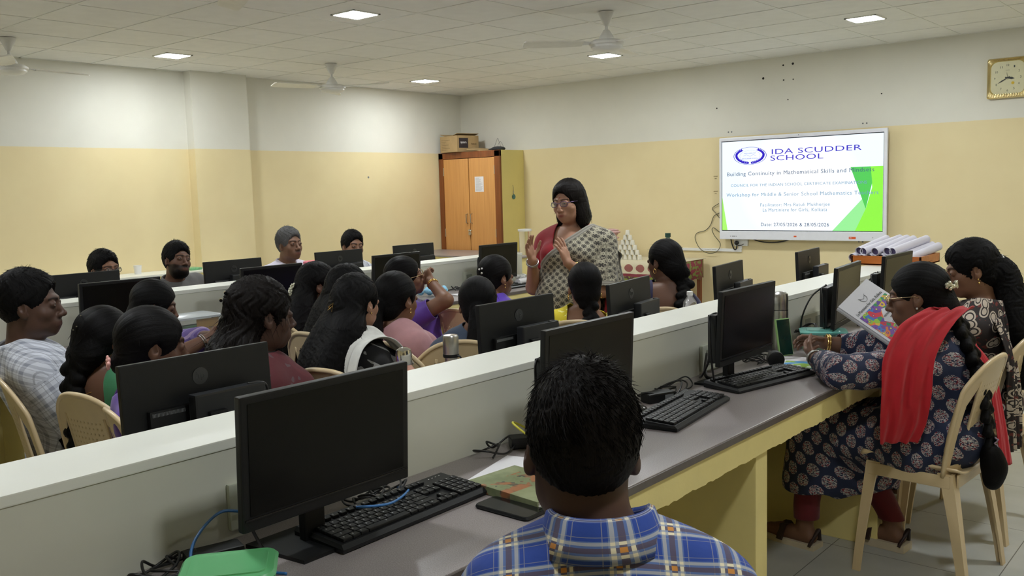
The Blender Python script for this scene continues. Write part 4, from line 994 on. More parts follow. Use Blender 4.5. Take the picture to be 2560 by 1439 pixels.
def head_prims(c, R, s=1.0, sex='f', ears=True, chub=0.0):
    T = lambda x, y, z: c+R @ V3(x, y, z)*s
    q = []
    def e(p, r, k=.02, RR=None, **kw): q.append(E(T(*p), tuple(x*s for x in r), R if RR is None else R @ RR, k*s, **kw))
    def cc(a, b, ra, rb, k=.012, **kw): q.append(C(T(*a), T(*b), ra*s, rb*s, k*s, **kw))
    m = sex == 'm'
    e((0, -.018, .028), (.074, .092, .086)); e((0, .018, -.022), (.063+chub, .068, .080+chub), .03)
    e((0, .024, -.072), (.050+chub+(.006 if m else 0), .050, .036), .03); e((0, .066, -.094), (.018+(.006 if m else 0), .014, .014), .022)
    for x in (-1, 1):
        e((x*.040, .056, -.028), (.020+chub, .018, .020), .02)
        cc((x*.010, .084, .024), (x*.044, .064, .026), .0075 if m else .006, .006, .016)
    for x in (-1, 1): e((x*.031, .094, .003), (.020, .016, .012), .012, op='s')
    cc((0, .082, .010), (0, .103, -.030), .0075, .0105, .012); e((0, .105, -.033), (.011, .010, .009), .008)
    for x in (-1, 1): e((x*.0125, .094, -.036), (.0085, .011, .008), .006)
    e((0, .076, -.064), (.030, .018, .022), .02)
    cc((-.016, .087, -.0600), (.016, .087, -.0600), .0052, .0052, .005); cc((0, .090, -.0595), (0, .091, -.0597), .006, .006, .005)
    cc((-.014, .0865, -.0705), (.014, .0865, -.0705), .0062, .0062, .005)
    for x in (-1, 1): e((x*.031, .0785, .0035), (.0165, .0135, .0125), .006)
    for x in (-1, 1): e((x*.031, .0935, .0025), (.0135, .009, .0034), .003, op='s')
    if ears:
        for x in (-1, 1):
            RR = rotz(x*-.35) @ rotx(.18)
            e((x*.077, -.010, -.006), (.0075, .019, .031), .008, RR); e((x*.0835, -.004, .002), (.006, .011, .018), .004, RR, op='s'); e((x*.077, -.001, -.030), (.007, .009, .010), .008)
    return q
def limb(S, El, Wr, r=(.046, .037, .035, .025), k=.02): return [C(S, El, r[0], r[1], k), C(El, Wr, r[2], r[3], k)]
def hand_prims(W, d, n, side, curl=.5, spread=.12, s=1.0, thumb=.7):
    """W wrist, d finger direction, n palm normal (the side the fingers curl to), side: +1 thumb on d x n side"""
    d = V3(d); d = d/np.linalg.norm(d); n = V3(n); n = n-d*(n@d); n = n/np.linalg.norm(n); t = np.cross(d, n)*side
    q = []; P = lambda a, b, c=0: V3(W)+(d*a+t*b+n*c)*s
    R = np.stack([t, d, n], 1)
    q.append(E(P(.045, 0), (.036*s, .050*s, .014*s), R, .012*s)); q.append(C(P(.0, .008), P(.07, .024), .014*s, .011*s, .012*s)); q.append(C(P(.0, -.008), P(.065, -.024), .013*s, .010*s, .012*s))
    for k, (off, L) in enumerate(((.028, .070), (.009, .078), (-.010, .073), (-.028, .058))):
        cu = curl*(1+.12*k); a0 = (k-1.5)*-spread; f = d*math.cos(a0)+t*math.sin(a0); p = P(.080-abs(k-1)*.004, off); an = cu*.55; r = .0088-.0006*(k == 3)
        for j, fr in enumerate((.46, .30, .24)):
            v = f*math.cos(an)+n*math.sin(an); p2 = p+v*L*fr*s; q.append(C(p, p2, (r-.0007*j)*s, (r-.0007*(j+1))*s, .004*s)); p = p2; an += cu*.7
    p = P(.022, .026, .004); v = d*.55+t*.75*thumb+n*.35; v = v/np.linalg.norm(v); p2 = p+v*.040*s; q.append(C(p, p2, .0125*s, .0105*s, .010*s))
    v2 = d*.85+t*.30*thumb+n*(.25+curl*.4); v2 = v2/np.linalg.norm(v2); p3 = p2+v2*.030*s; q.append(C(p2, p3, .0100*s, .0090*s, .005*s)); p4 = p3+(v2+n*.2*curl)*.022*s; q.append(C(p3, p4, .0092*s, .0075*s, .004*s))
    return q
def hnoise(u, seed):
    r = random.Random(seed); z = np.zeros_like(u)
    for f, a in ((9, .5), (17, .5), (31, .55), (53, .5), (83, .4)): z += a*np.sin(u*f+r.uniform(0, 6))
    return z/2
def strips(starts, dirs, length, width, curve, seed=1, seg=4):
    """thin tapered three-sided locks; starts (n,3), dirs (n,3), curve(n,3) bend added along the length"""
    n = len(starts); L = np.asarray(length).reshape(-1, 1) if np.ndim(length) else length; vs = []; fs = []
    d = dirs/np.linalg.norm(dirs, axis=1, keepdims=True); a = np.cross(d, [.3, .5, .8]); a /= np.linalg.norm(a, axis=1, keepdims=True)+1e-9; b = np.cross(d, a)
    rings = []
    for k in range(seg+1):
        t = k/seg; p = starts+d*L*t+curve*t*t; w = width*(1-t)**.7+.0001
        for j in range(3): an = 2*PI*j/3; rings.append(p+(a*math.cos(an)+b*math.sin(an))*w)
    V = np.stack(rings, 1).reshape(n, (seg+1)*3, 3).reshape(-1, 3); base = (np.arange(n)*(seg+1)*3)[:, None]; Q = []
    for k in range(seg):
        for j in range(3): Q.append(base+np.array([[k*3+j, k*3+(j+1) % 3, (k+1)*3+(j+1) % 3, (k+1)*3+j]]))
    return V, np.concatenate(Q)

class Person:
    def __init__(s, label, hip, yaw, head, hyaw, hpitch=0, hroll=0, sex='f', hs=1.0, skin=(.20, .10, .062), stand=False, hz=.50, hh=None, hres=.0034, base=.0125, build=0.0, group=None,
                 arms=None, hands=None, brow=True, beard=0.0, chub=0.0, lips=None, legs=None, sw=None, ears=True, neck=None, nbo=(0, 0, 0), fat=1.0):
        """hip (x,y), head = crown point in world; yaws in degrees"""
        s.root = thing('person', label, 'person', (hip[0], hip[1], 0), math.radians(yaw), group)
        Rw = rotz(math.radians(yaw)); s.toL = lambda p: Rw.T @ (V3(p)-V3(hip[0], hip[1], 0)); s.dL = lambda d: Rw.T @ V3(d)
        s.sex, s.hs = sex, hs; m = sex == 'm'
        s.R = Rw.T @ rotz(math.radians(hyaw)) @ rotx(math.radians(hpitch)) @ roty(math.radians(hroll))
        crown = s.toL(head); hh = hh if hh is not None else (.022 if m else .012); s.c = crown-V3(0, 0, (.117+hh)*hs); Ry = Rw.T @ rotz(math.radians(hyaw))
        s.NB = s.c+Ry @ V3(0, -.045, 0)*hs+V3(0, 0, -.143*hs) if neck is None else s.toL(neck)
        s.NB = s.NB+s.dL(nbo); s.H = V3(0, 0, hz); s.hz = hz; up = s.NB-s.H; s.L = float(np.linalg.norm(up)); s.T = frame((0, 1, 0), up); L = s.L
        t = lambda x, y, z: s.H+s.T @ V3(x, y, z)
        s.t = t; b = build; f = fat; R = s.T; s.sw = sw or (.178 if m else .152)
        s.torso = [E(t(0, -.01, .03), (.160*f, .125*f, .12), R, .04), E(t(0, .008+b, .34*L), (.135*f+b, .105*f+b, .17), R, .05), E(t(0, 0, .66*L), (.150*f+b*.5, .108*f, .17), R, .05),
                   C(t(-s.sw+.045, -.012, L-.085), t(s.sw-.045, -.012, L-.085), .060, .060, .04)]
        for x in (-1, 1): s.torso.append(C(t(x*.03, -.018, L-.015), t(x*(s.sw-.03), -.012, L-.062), .040, .040, .035))
        if not m:
            for x in (-1, 1): s.torso.append(E(t(x*.072, .082*f, .64*L), (.062*f, .050*f, .058*f), R, .03))
        s.neck = [C(t(0, -.012, L-.05), s.c+s.R @ V3(0, -.022, -.05)*hs, (.060 if m else .052)*hs, (.058 if m else .050)*hs, .025)]
        s.S = [t(x*s.sw, -.012, L-.088) for x in (-1, 1)]
        arms = arms or {}; s.arm = []
        for i, x in enumerate((-1, 1)):
            A = arms.get('LR'[i])
            if A is None: A = (t(x*(s.sw+.05), .03, L-.35), V3(x*.09, .29, hz+.13)) if not stand else (t(x*(s.sw+.05), .0, L-.33), t(x*(s.sw+.06), .08, L-.56))
            else: A = (s.toL(A[0]), s.toL(A[1]))
            s.arm.append(A)
        s.upper = [[C(s.S[i], s.arm[i][0], .047*f, .040*f, .025)] for i in (0, 1)]; s.fore = [[C(s.arm[i][0], s.arm[i][1], .039*f, .0255, .015)] for i in (0, 1)]
        s.hand = []; hands = hands or {}; zones = []
        for i, x in enumerate((-1, 1)):
            h = hands.get('LR'[i]); E_, W_ = s.arm[i]
            if h is None: s.hand += hand_prims(W_, (W_-E_) if stand else V3(-x*.3, 1, -.25), V3(0, 0, -1) if not stand else V3(-x, 0, 0), x, .5, .06, .95 if m else .88)
            else:
                hp = hand_prims(W_, s.dL(h['d']), s.dL(h['n']), h.get('side', x), h.get('curl', .4), h.get('spread', .12), h.get('s', .95 if m else .9), h.get('thumb', .8))
                s.hand += hp; A = np.array([p['a'] for p in hp]+[p['b'] for p in hp if 'b' in p]); zones.append((A.min(0)-.02, A.max(0)+.02, h.get('res', .0045)))
        if stand: lg = [[V3(x*.085, 0, hz), V3(x*.095, .015, hz*.52), V3(x*.095, -.02, .075)] for x in (-1, 1)]
        else: lg = [[V3(x*.09, .03, hz), V3(x*.115, .43, hz+.005), V3(x*.11, .40, .085)] for x in (-1, 1)]
        if legs: lg = [[V3(p) for p in q] for q in legs]
        s.lg = lg; s.leg = []; s.foot = []
        for (a, k_, an) in lg:
            s.leg += [C(a, k_, .082*f, .056, .03), C(k_, an, .052, .034, .02)]
            fd = V3(0, 1, 0); s.foot += [C(an+V3(0, -.02, -.045), an+V3(0, .10, -.05), .034, .032, .02), C(an+V3(0, .10, -.052), an+V3(0, .155, -.056), .032, .026, .015)]
        s.headp = head_prims(s.c, s.R, hs, sex, ears, chub)
        allp = s.torso+s.neck+s.upper[0]+s.upper[1]+s.fore[0]+s.fore[1]+s.hand+s.leg+s.foot+s.headp
        A = np.array([p['a'] for p in allp]+[p['b'] for p in allp if 'b' in p]); lo = A.min(0)-.15; hi = A.max(0)+.15; lo[2] = -.03
        s.lo, s.hi = lo, hi
        hz_ = (s.c-V3(.105, .125, .125)*hs, s.c+V3(.105, .125, .125)*hs, hres)
        F = Field(lo, hi, base, [hz_]+zones); F.put(s.torso+s.neck+s.upper[0]+s.upper[1]+s.fore[0]+s.fore[1]+s.leg+s.foot); F.put(s.headp); F.put(s.hand)
        V, Q = F.mesh(); V = relax(V, Q, 1, .35)
        h = (V-s.c) @ s.R/hs; x, y, z = h.T; sk = np.tile(np.array(skin, float), (len(V), 1))
        g = lambda X, Y, Z, a, b_, c_: np.exp(-(((np.abs(x)-X)/a)**2+((y-Y)/b_)**2+((z-Z)/c_)**2))
        def mix(mask, col):
            mk = np.clip(mask, 0, 1)[:, None]; sk[:] = sk*(1-mk)+np.array(col)*mk
        ishead = (np.abs(x) < .1) & (np.abs(y) < .13) & (np.abs(z) < .13)
        mix(g(0, .092, -.065, .019, .02, .0075)*1.3*ishead, lips or ((skin[0]*.95, skin[1]*.66, skin[2]*.8) if m else (skin[0]*1.05, skin[1]*.55, skin[2]*.62)))
        if brow:
            zb = .0215+.004*np.sin(np.clip((np.abs(x)-.012)/.034, 0, 1)*PI); mix(((np.abs(x) > .009) & (np.abs(x) < .048) & (y > .05) & ishead)*np.exp(-((z-zb)/.0042)**2)*.95, (.008, .006, .005))
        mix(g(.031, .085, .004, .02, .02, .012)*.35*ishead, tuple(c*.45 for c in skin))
        if m:
            st = np.clip(1-np.abs(y+.01)/.12, 0, 1)
            if beard > 0:
                bd = ((y > -.005) & (z < -.030-.25*np.clip(.05-y, 0, 1)*0) & (z > -.125) & ishead)*np.clip((-.038-z+.28*np.clip(np.abs(x)-.03, 0, 1))/.008, 0, 1)
                lipz = g(0, .09, -.066, .022, .03, .009)*1.2; mix(bd*beard*(1-np.clip(lipz, 0, 1)), (.010, .008, .007)); mix(g(0, .094, -.050, .027, .02, .0055)*1.2*beard*ishead, (.010, .008, .007))
            else: mix(g(0, .094, -.050, .026, .02, .0055)*.9*ishead, (.012, .009, .008))
        s.body = npmesh('body', V, Q, SKIN, s.root, cols=sk)
        for x_ in (-1, 1):
            e = MB(); e.sphere((0, 0, 0), .0122*hs, 20, 14); ev = np.array(e.v); ctr = s.c+s.R @ V3(x_*.031, .0775, .003)*hs
            look = s.R @ V3(0, 1, 0); ca = ev @ look/(.0122*hs); col = np.where((ca > .90)[:, None], np.array([[.012, .007, .005]]), np.array([[.30, .27, .245]])); col = np.where((ca > .975)[:, None], np.array([[.003, .003, .003]]), col)
            npmesh('eye', ev+ctr, e.f, EYE, s.root, cols=col)
    # -------- head-space helpers
    def hp(s, x, y, z): return s.c+s.R @ V3(x, y, z)*s.hs
    def hair(s, style='cap', extra=(), mat=None, cap=.010, top=0.0, res=.005, low=None, wave=.0012, seed=1, locks=0, lock_len=.05, ear_cut=True, axis=None, zmin=None, lockz=-9, face=(0, .105, -.036, .070, .072, .094), part=False, side=0.0):
        hs, R = s.hs, s.R; m = s.sex == 'm'; q = []
        g = cap
        q.append(E(s.hp(0, -.018, .030), tuple(v*hs for v in (.074+g, .092+g, .086+g+top)), R, .01))
        if top: q.append(E(s.hp(0, .02, .070), tuple(v*hs for v in (.060, .060, .042+top*.6)), R, .02))
        if style != 'short': q.append(E(s.hp(0, -.062, -.040), tuple(v*hs for v in (.060+g*.5, .042+g*.4, .055)), R, .03))
        ex = list(extra)
        A = np.array([p['a'] for p in q+ex]+[p['b'] for p in q+ex if 'b' in p]); rm = max([max(p['r']) if 'r' in p else max(p['ra'], p['rb']) for p in q+ex])
        lo = A.min(0)-rm-.03; hi = A.max(0)+rm+.03
        F = Field(lo, hi, res); F.put(q)
        x0, y0, z0, rx, ry, rz = face; F.put([E(s.hp(x0, y0, z0), (rx*hs, ry*hs, rz*hs), R, .014 if style == 'short' else .006, op='s')])
        if ear_cut:
            for x in (-1, 1): F.put([E(s.hp(x*.088, .004, -.020), (.022*hs, .028*hs, .040*hs), R, .004, op='s')])
        if style == 'short' or low is not None:
            sl, z_ = low if low is not None else (.55, -.028); n = R @ V3(0, sl, -1); n = n/np.linalg.norm(n); p0 = s.hp(0, 0, z_); F.put([dict(t='h', n=n, d=float(n @ p0), op='s', k=.003)])
        if ex: F.put(ex)
        V, Q = F.mesh(); V = relax(V, Q, 1, .4)
        h = (V-s.c) @ R/hs; ax = V3(axis if axis is not None else ((0, -.95, -.25) if style == 'tied' else (0, -.35, 1))); ax = ax/np.linalg.norm(ax)
        b1 = np.cross(ax, (1, 0, 0)); b1 /= np.linalg.norm(b1); b2 = np.cross(ax, b1); hc = h-V3(0, -.018, .0)
        u = np.arctan2(hc @ b1, hc @ b2); rr = np.linalg.norm(hc, axis=1); v = np.arccos(np.clip((hc @ ax)/(rr+1e-9), -1, 1)) if 1 else 0
        v = v+np.clip(-h[:, 2]-.08, 0, 1)*8; lowm = h[:, 2] < -.10; u = np.where(lowm, h[:, 0]*14+h[:, 1]*9, u)
        N = normals(V, Q); V = V+N*(hnoise(u*1.0+.25*np.sin(v*6+u*3)*(wave > .0015), seed)*wave)[:, None]
        if part: pz = np.exp(-((h[:, 0]-side)/.004)**2)*((h[:, 2] > .05) & (h[:, 1] > -.03)); V = V-N*(pz*.004)[:, None]
        s.hairo = npmesh('hair', V, Q, mat or HAIR, s.root, uvs={'strand': np.stack([u, v], 1)})
        if locks:
            r = np.random.RandomState(seed); ok = np.where((h[:, 2] < .03) if style == 'loose' else np.ones(len(V), bool))[0]; ids = r.choice(ok, locks); P = V[ids]; nn = N[ids]
            down = np.tile(V3(0, 0, -1), (locks, 1)); tang = (down if style != 'short' else (np.tile(R @ V3(.35, -.2, -.5), (locks, 1)))); tang = tang-nn*(tang*nn).sum(1, keepdims=True)
            d = tang+nn*(.06+.22*r.rand(locks, 1))+r.randn(locks, 3)*.14; cv = r.randn(locks, 3)*lock_len*.35+down*lock_len*.3
            LV, LQ = strips(P-nn*.001, d, lock_len*(.4+.8*r.rand(locks)), .0011*(.6+.7*r.rand(locks, 1)), cv)
            npmesh('loose_strands', LV, LQ, mat or HAIR, s.hairo, uvs={'strand': LV[:, :2]*20})
        return s.hairo
    def tufts(s, h, n, zmin=-.015, ln=(.25, .03, .003, .022), w=.0007, out=(.05, .12), seed=5, mat=None):
        V = np.array([v.co for v in h.data.vertices]); N = np.array([v.normal for v in h.data.vertices]); hd = (V-s.c) @ s.R/s.hs; r = np.random.RandomState(seed)
        ids = r.choice(np.where(hd[:, 2] > zmin)[0], n); P, n_ = V[ids], N[ids]; hq = hd[ids]
        sw = np.stack([-hq[:, 1]-.03, hq[:, 0], -np.abs(hq[:, 0])*.5-.02], 1) @ s.R.T; sw /= np.linalg.norm(sw, axis=1, keepdims=True)+1e-9; dn = s.R @ V3(-.15, -.15, -.8)
        d = sw*.55+dn*.55; d -= n_*(d*n_).sum(1, keepdims=True); d += n_*(out[0]+out[1]*r.rand(n, 1))+r.randn(n, 3)*.13
        Ln = np.clip((hq[:, 2]+ln[1])*ln[0], ln[2], ln[3])*(.6+.8*r.rand(n)); LV, LQ = strips(P-n_*.001, d, Ln, w, n_*-.003, 3)
        return npmesh('hair_tufts', LV, LQ, mat or HAIRB, h, uvs={'strand': LV[:, :2]*30})
    def chain(s, pts, r, k=.02, local=False, n=10):
        """points: ('h',x,y,z) head space or ('t',x,y,z) torso space (z from the neck base) -> capsule chain"""
        P = [s.hp(*p[1:]) if p[0] == 'h' else (s.t(p[1], p[2], s.L+p[3]) if p[0] == 't' else s.toL(p[1:])) for p in pts]
        P = [V3(*v) for v in smoothpath([tuple(p) for p in P], n)]; rr = [np.interp(i/(len(P)-1), np.linspace(0, 1, len(r)), r) for i in range(len(P))]
        return P, [C(P[i], P[i+1], rr[i], rr[i+1], k) for i in range(len(P)-1)], rr
    def braid(s, pts, r, n=8, pitch=.026):
        P, _, rr = s.chain(pts, r, n=n); out = []; d = 0
        # resample
        Ls = [0]
        for i in range(1, len(P)): Ls.append(Ls[-1]+np.linalg.norm(P[i]-P[i-1]))
        tot = Ls[-1]; k = 0; PP = np.array(P)
        while k*pitch < tot:
            t = k*pitch; p = V3([np.interp(t, Ls, PP[:, j]) for j in range(3)]); q = V3([np.interp(min(tot, t+.01), Ls, PP[:, j]) for j in range(3)]); dr = q-p+1e-6; dr /= np.linalg.norm(dr)
            w = np.cross(dr, s.T[:, 1]); w /= np.linalg.norm(w)+1e-9; r_ = float(np.interp(t, Ls, rr)); sg = 1 if k % 2 else -1
            a = p+w*sg*r_*.55; out.append(C(a-dr*pitch*.5-w*sg*r_*.5, a+dr*pitch*.55+w*sg*r_*.25, r_*.62, r_*.72, .004)); k += 1
        return out
    def push(s, V, off=.012, it=4, prims=None):
        """move cloth points that would sink into the body outwards"""
        V = np.array(V, float); pr = prims or (s.torso+s.neck+s.upper[0]+s.upper[1])
        def sd(P):
            D = np.full(len(P), 9.)
            for p in pr:
                if p['t'] == 'c':
                    a, b = p['a'], p['b']; ab = b-a; h = np.clip((P-a) @ ab/(ab @ ab+1e-9), 0, 1); d = np.linalg.norm(P-a-h[:, None]*ab, axis=1)-(p['ra']+(p['rb']-p['ra'])*h)
                else:
                    q = P-p['a']; q = q @ p['R'] if p.get('R') is not None else q; r = np.array(p['r'], float); k0 = np.linalg.norm(q/r, axis=1); k1 = np.linalg.norm(q/r**2, axis=1)+1e-9; d = k0*(k0-1)/k1
                k = .03; h = np.clip(.5+.5*(D-d)/k, 0, 1); D = D*(1-h)+d*h-k*h*(1-h)
            return D
        for _ in range(it):
            d = sd(V); bad = d < off
            if not bad.any(): break
            G = np.stack([sd(V+V3(*e))-d for e in ((.002, 0, 0), (0, .002, 0), (0, 0, .002))], 1); G /= np.linalg.norm(G, axis=1, keepdims=True)+1e-9
            V[bad] += (G*(off-d)[:, None])[bad]
        return V
    # -------- clothing
    def cloth(s, name, prims, infl, keep, mat, res=.010, wrinkle=.0025, seed=3, uvmode='cyl', thick=.0035, parent=None, k=None, attr=None, wf=1.0, sub=()):
        A = np.array([p['a'] for p in prims]+[p['b'] for p in prims if 'b' in p]); m = .28; F = Field(A.min(0)-m, A.max(0)+m, res)
        if k: prims = [dict(p, k=max(p['k'], k)) for p in prims]
        F.put(prims, infl)
        if sub: F.put(sub)
        V, Q = F.mesh(); V = relax(V, Q, 2, .5); N = normals(V, Q)
        tl = (V-s.H) @ s.T; r = random.Random(seed); w = np.zeros(len(V))
        for _ in range(7):
            d = V3([r.gauss(0, 1) for _ in range(3)])*V3(1.2, 1.2, .6); d = d/np.linalg.norm(d)*r.uniform(25, 75)*wf; w += np.sin(V @ d+1.5*np.sin(V @ (V3(d[1], d[2], d[0])*.4))+r.uniform(0, 6))
        V = V+N*(w*wrinkle/2.2)[:, None]
        Nl = N @ s.T
        if uvmode == 'cyl': uv = np.stack([np.arctan2(tl[:, 0], tl[:, 1])*.16, tl[:, 2]], 1)
        elif uvmode == 'back': uv = np.stack([tl[:, 0], tl[:, 2]+tl[:, 1]*.9], 1)
        elif uvmode == 'side': uv = np.stack([tl[:, 1], tl[:, 2]-np.abs(tl[:, 0])*.3], 1)
        else: uv = np.stack([tl[:, 0]*.7+tl[:, 1]*.7, tl[:, 2]], 1)
        # sleeves: pattern follows the arm
        for i in (0, 1):
            a, b = s.S[i], s.arm[i][0]; ab = b-a; L_ = np.linalg.norm(ab); tt = (V-a) @ ab/L_**2; dd = np.linalg.norm(V-a-np.clip(tt, 0, 1)[:, None]*ab, axis=1); on = (tt > .12) & (dd < .085) & (np.abs(tl[:, 0]) > s.sw-.015)
            e1 = np.cross(ab/L_, s.T[:, 2]); e1 /= np.linalg.norm(e1)+1e-9; e2 = np.cross(ab/L_, e1); an = np.arctan2((V-a) @ e1, (V-a) @ e2); uv[on] = np.stack([an*.055, -tt*L_], 1)[on]
        G = keep(tl[:, 0], tl[:, 1], tl[:, 2]-s.L, V, s) if keep else np.ones(len(V))
        ed = np.clip(G, -.1, .3)
        v, f, (uv_, ed_) = clip(V, Q.tolist(), G, [tuple(q) for q in uv], [(e, 0) for e in ed])
        if not v: return None
        return npmesh(name, v, f, mat, parent or s.root, uvs={'cloth': uv_, 'edge': ed_}, thick=thick)
    def armcut(s, V, i, frac, fore=False):
        """>=0 for points above the sleeve end"""
        a, b = (s.S[i], s.arm[i][0]) if not fore else s.arm[i]
        ab = b-a; L = np.linalg.norm(ab); t = (V-a) @ ab/L; near = np.linalg.norm(V-a-np.clip(t/L, 0, 1.6)[:, None]*ab, axis=1); tx = ((V-s.H) @ s.T)[:, 0]*(1 if i else -1); return np.where((near < .10) & ((tx > s.sw-.035) | fore), frac*L-t, 1.0)
    def sheet(s, name, pts, widths, mat, pleats=5, amp=.008, thick=.004, n=10, nw=26, parent=None, seed=1, world=False, uvs=1.0, off=.034):
        """draped strip: pts [(point, width direction)] """
        P = [p for p, _ in pts]; Wd = [w for _, w in pts]
        if world: P = [s.toL(p) for p in P]; Wd = [s.dL(w) for w in Wd]
        PP = smoothpath([tuple(p) for p in P], n); WW = smoothpath([tuple(w) for w in Wd], n); ww = [np.interp(i/(len(PP)-1), np.linspace(0, 1, len(widths)), widths) for i in range(len(PP))]
        rows = []; uv = []; pl = []; Ls = 0; r = random.Random(seed); ph = r.uniform(0, 6)
        for i, p in enumerate(PP):
            p = V3(*p); w = V3(*WW[i]); w /= np.linalg.norm(w)+1e-9; q = V3(*PP[min(i+1, len(PP)-1)])-V3(*PP[max(i-1, 0)]); q /= np.linalg.norm(q)+1e-9; nn = np.cross(w, q); nn /= np.linalg.norm(nn)+1e-9
            if i: Ls += np.linalg.norm(p-V3(*PP[i-1]))
            for j in range(nw+1):
                t = j/nw-.5; rows.append(p+w*t*ww[i]); pl.append(amp*math.sin(t*pleats*2*PI+ph+.4*math.sin(i*.35))+amp*.4*math.sin(t*31+i*.2)); uv.append((t*ww[i]*uvs, Ls*uvs))
        F = [(i*(nw+1)+j, i*(nw+1)+j+1, (i+1)*(nw+1)+j+1, (i+1)*(nw+1)+j) for i in range(len(PP)-1) for j in range(nw)]
        ed = [(min(j, nw-j)/nw*ww[i], 0) for i in range(len(PP)) for j in range(nw+1)]
        rows = s.push(rows, off) if off else np.array(rows)
        Fq = np.array(F); N = normals(rows, Fq); rows = rows+N*np.array(pl)[:, None]*.8; rows = s.push(rows, off*.75) if off else rows
        return npmesh(name, rows, F, mat, parent or s.root, uvs={'cloth': uv, 'edge': ed}, thick=thick)
    def lower(s, mat, skirt=False, top=.06, bottom=.12, infl=.016, name='trousers', res=.014, wr=.003):
        pr = s.leg+[E(s.t(0, -.01, .03), (.160, .125, .12), s.T, .04)]
        if skirt:
            a, b = s.lg; mid = [(a[i]+b[i])/2 for i in range(3)]; pr = pr+[C(mid[0], mid[1], .10, .085, .05), C(mid[1], mid[2]+V3(0, 0, .02), .085, .10, .05)]
            for q in s.lg: pr.append(C(q[1], q[2]+V3(0, 0, .02), .075, .085, .04))
        hz = s.hz
        return s.cloth(name, pr, infl, lambda x, y, z, V, s_: np.minimum(V[:, 2]-bottom, hz+top+.25*np.clip(V[:, 1]-.05, 0, 1)*0+np.where(V[:, 1] > .2, .5, 0)-V[:, 2]), mat, res=res, wrinkle=wr, k=.03)
    def shirt(s, mat, sleeve=.75, infl=.013, neck=.072, name='shirt', res=.010, uvmode='cyl', wrinkle=.003, bottom=-.02, back=None, front=None, long=False, k=None, thick=.0035, neckz=-.035, wf=1.0, arms=(1, 1)):
        pr = s.torso[:]
        for i in (0, 1):
            if arms[i]: pr += s.upper[i]
            if long: pr += s.fore[i]
        hz = s.hz
        def keep(x, y, z, V, s_):
            g = np.minimum(V[:, 2]-(hz+bottom), 9.)
            ng = np.sqrt((x/1.0)**2+((y+.008)/.95)**2)-neck+np.clip(neckz-z, 0, 1)*2.2; g = np.minimum(g, ng)
            if back: g = np.minimum(g, np.where(y < 0.01, np.sqrt((x/back[0])**2+(z/back[1])**2)-1, 1)*.08)
            if front: g = np.minimum(g, np.where(y > 0, np.sqrt((x/front[0])**2+(z/front[1])**2)-1, 1)*.08)
            for i in (0, 1):
                if not arms[i]: continue
                g = np.minimum(g, s.armcut(V, i, sleeve)) if not long else np.minimum(g, s.armcut(V, i, sleeve, True))
            return g
        return s.cloth(name, pr, infl, keep, mat, res=res, uvmode=uvmode, wrinkle=wrinkle, k=k, thick=thick, wf=wf)
    def collar(s, mat, r=.064, h=.038, flare=.018, parent=None, gap=.5, lift=0.0):
        """shirt collar: stand and fold, open at the front"""
        rows = []; uv = []; n = 40
        for j, (dr, z) in enumerate(((.002, -.028), (.0, .004), (.003, .012), (.012, .008), (flare+.006, -.022), (flare+.016, -.040))):
            for i in range(n+1):
                a = -PI/2+(i/n-.5)*(2*PI-gap); c, sn = math.cos(a), math.sin(a); fr = max(0, sn)
                p = s.t((r+dr)*1.02*c, -.012+(r+dr)*.92*sn, s.L+z*(1+lift*12)+.026+lift-.030*fr-(.02*fr*fr if j > 3 else 0)); rows.append(p); uv.append(((i/n-.5)*.40, s.L+z*1.5-(.06 if j > 2 else 0)))
        m = 5; F = [(j*(n+1)+i, j*(n+1)+i+1, (j+1)*(n+1)+i+1, (j+1)*(n+1)+i) for j in range(m) for i in range(n)]
        return npmesh('collar', rows, F, mat, parent or s.root, uvs={'cloth': uv, 'edge': [(1, 0)]*len(rows)}, thick=.003)
    # -------- jewellery and the like
    def mb(s, name, b, mat, parent=None, smooth='all'): return b.obj(name, mat, parent or s.root, smooth=smooth)
    def earrings(s, kind='stud', mat=None):
        for x in (-1, 1):
            b = MB(); p = s.hp(x*.084, .000, -.040)
            b.sphere(tuple(p), .0042, 8, 6)
            if kind == 'drop': q = s.hp(x*.085, .0, -.054); b.sphere(tuple(q), .0052, 8, 6)
            if kind == 'hoop': b.tube([tuple(s.hp(x*.085, .010*math.sin(a), -.052+.012*math.cos(a))) for a in np.linspace(0, 2*PI, 14)], .0016, 6)
            s.mb('earring', b, mat or GOLD)
    def glasses(s, mat, tint=None):
        b = MB()
        for x in (-1, 1):
            b.tube([tuple(s.hp(x*.033+.021*math.copysign(abs(math.cos(a))**.7, math.cos(a)), .103-.012*abs(math.cos(a))*(1 if math.cos(a)*x > 0 else 0), .001+.0145*math.copysign(abs(math.sin(a))**.8, math.sin(a)))) for a in np.linspace(0, 2*PI, 22)], .0016, 6)
            b.tube([tuple(s.hp(x*.054, .091, .006)), tuple(s.hp(x*.074, .05, .006)), tuple(s.hp(x*.080, .0, .004)), tuple(s.hp(x*.078, -.012, -.004))], .0018, 6)
        b.tube([tuple(s.hp(-.012, .103, .004)), tuple(s.hp(0, .107, .006)), tuple(s.hp(.012, .103, .004))], .0016, 6)
        g = s.mb('glasses', b, mat); b = MB()
        for x in (-1, 1): b.loft([[tuple(s.hp(x*.033+.020*math.cos(a), .1015, .001+.0135*math.sin(a))) for a in np.linspace(0, 2*PI, 18)[:-1]], [tuple(s.hp(x*.033+.020*math.cos(a), .1022, .001+.0135*math.sin(a))) for a in np.linspace(0, 2*PI, 18)[:-1]]])
        s.mb('lens', b, LENS, g, smooth=False)
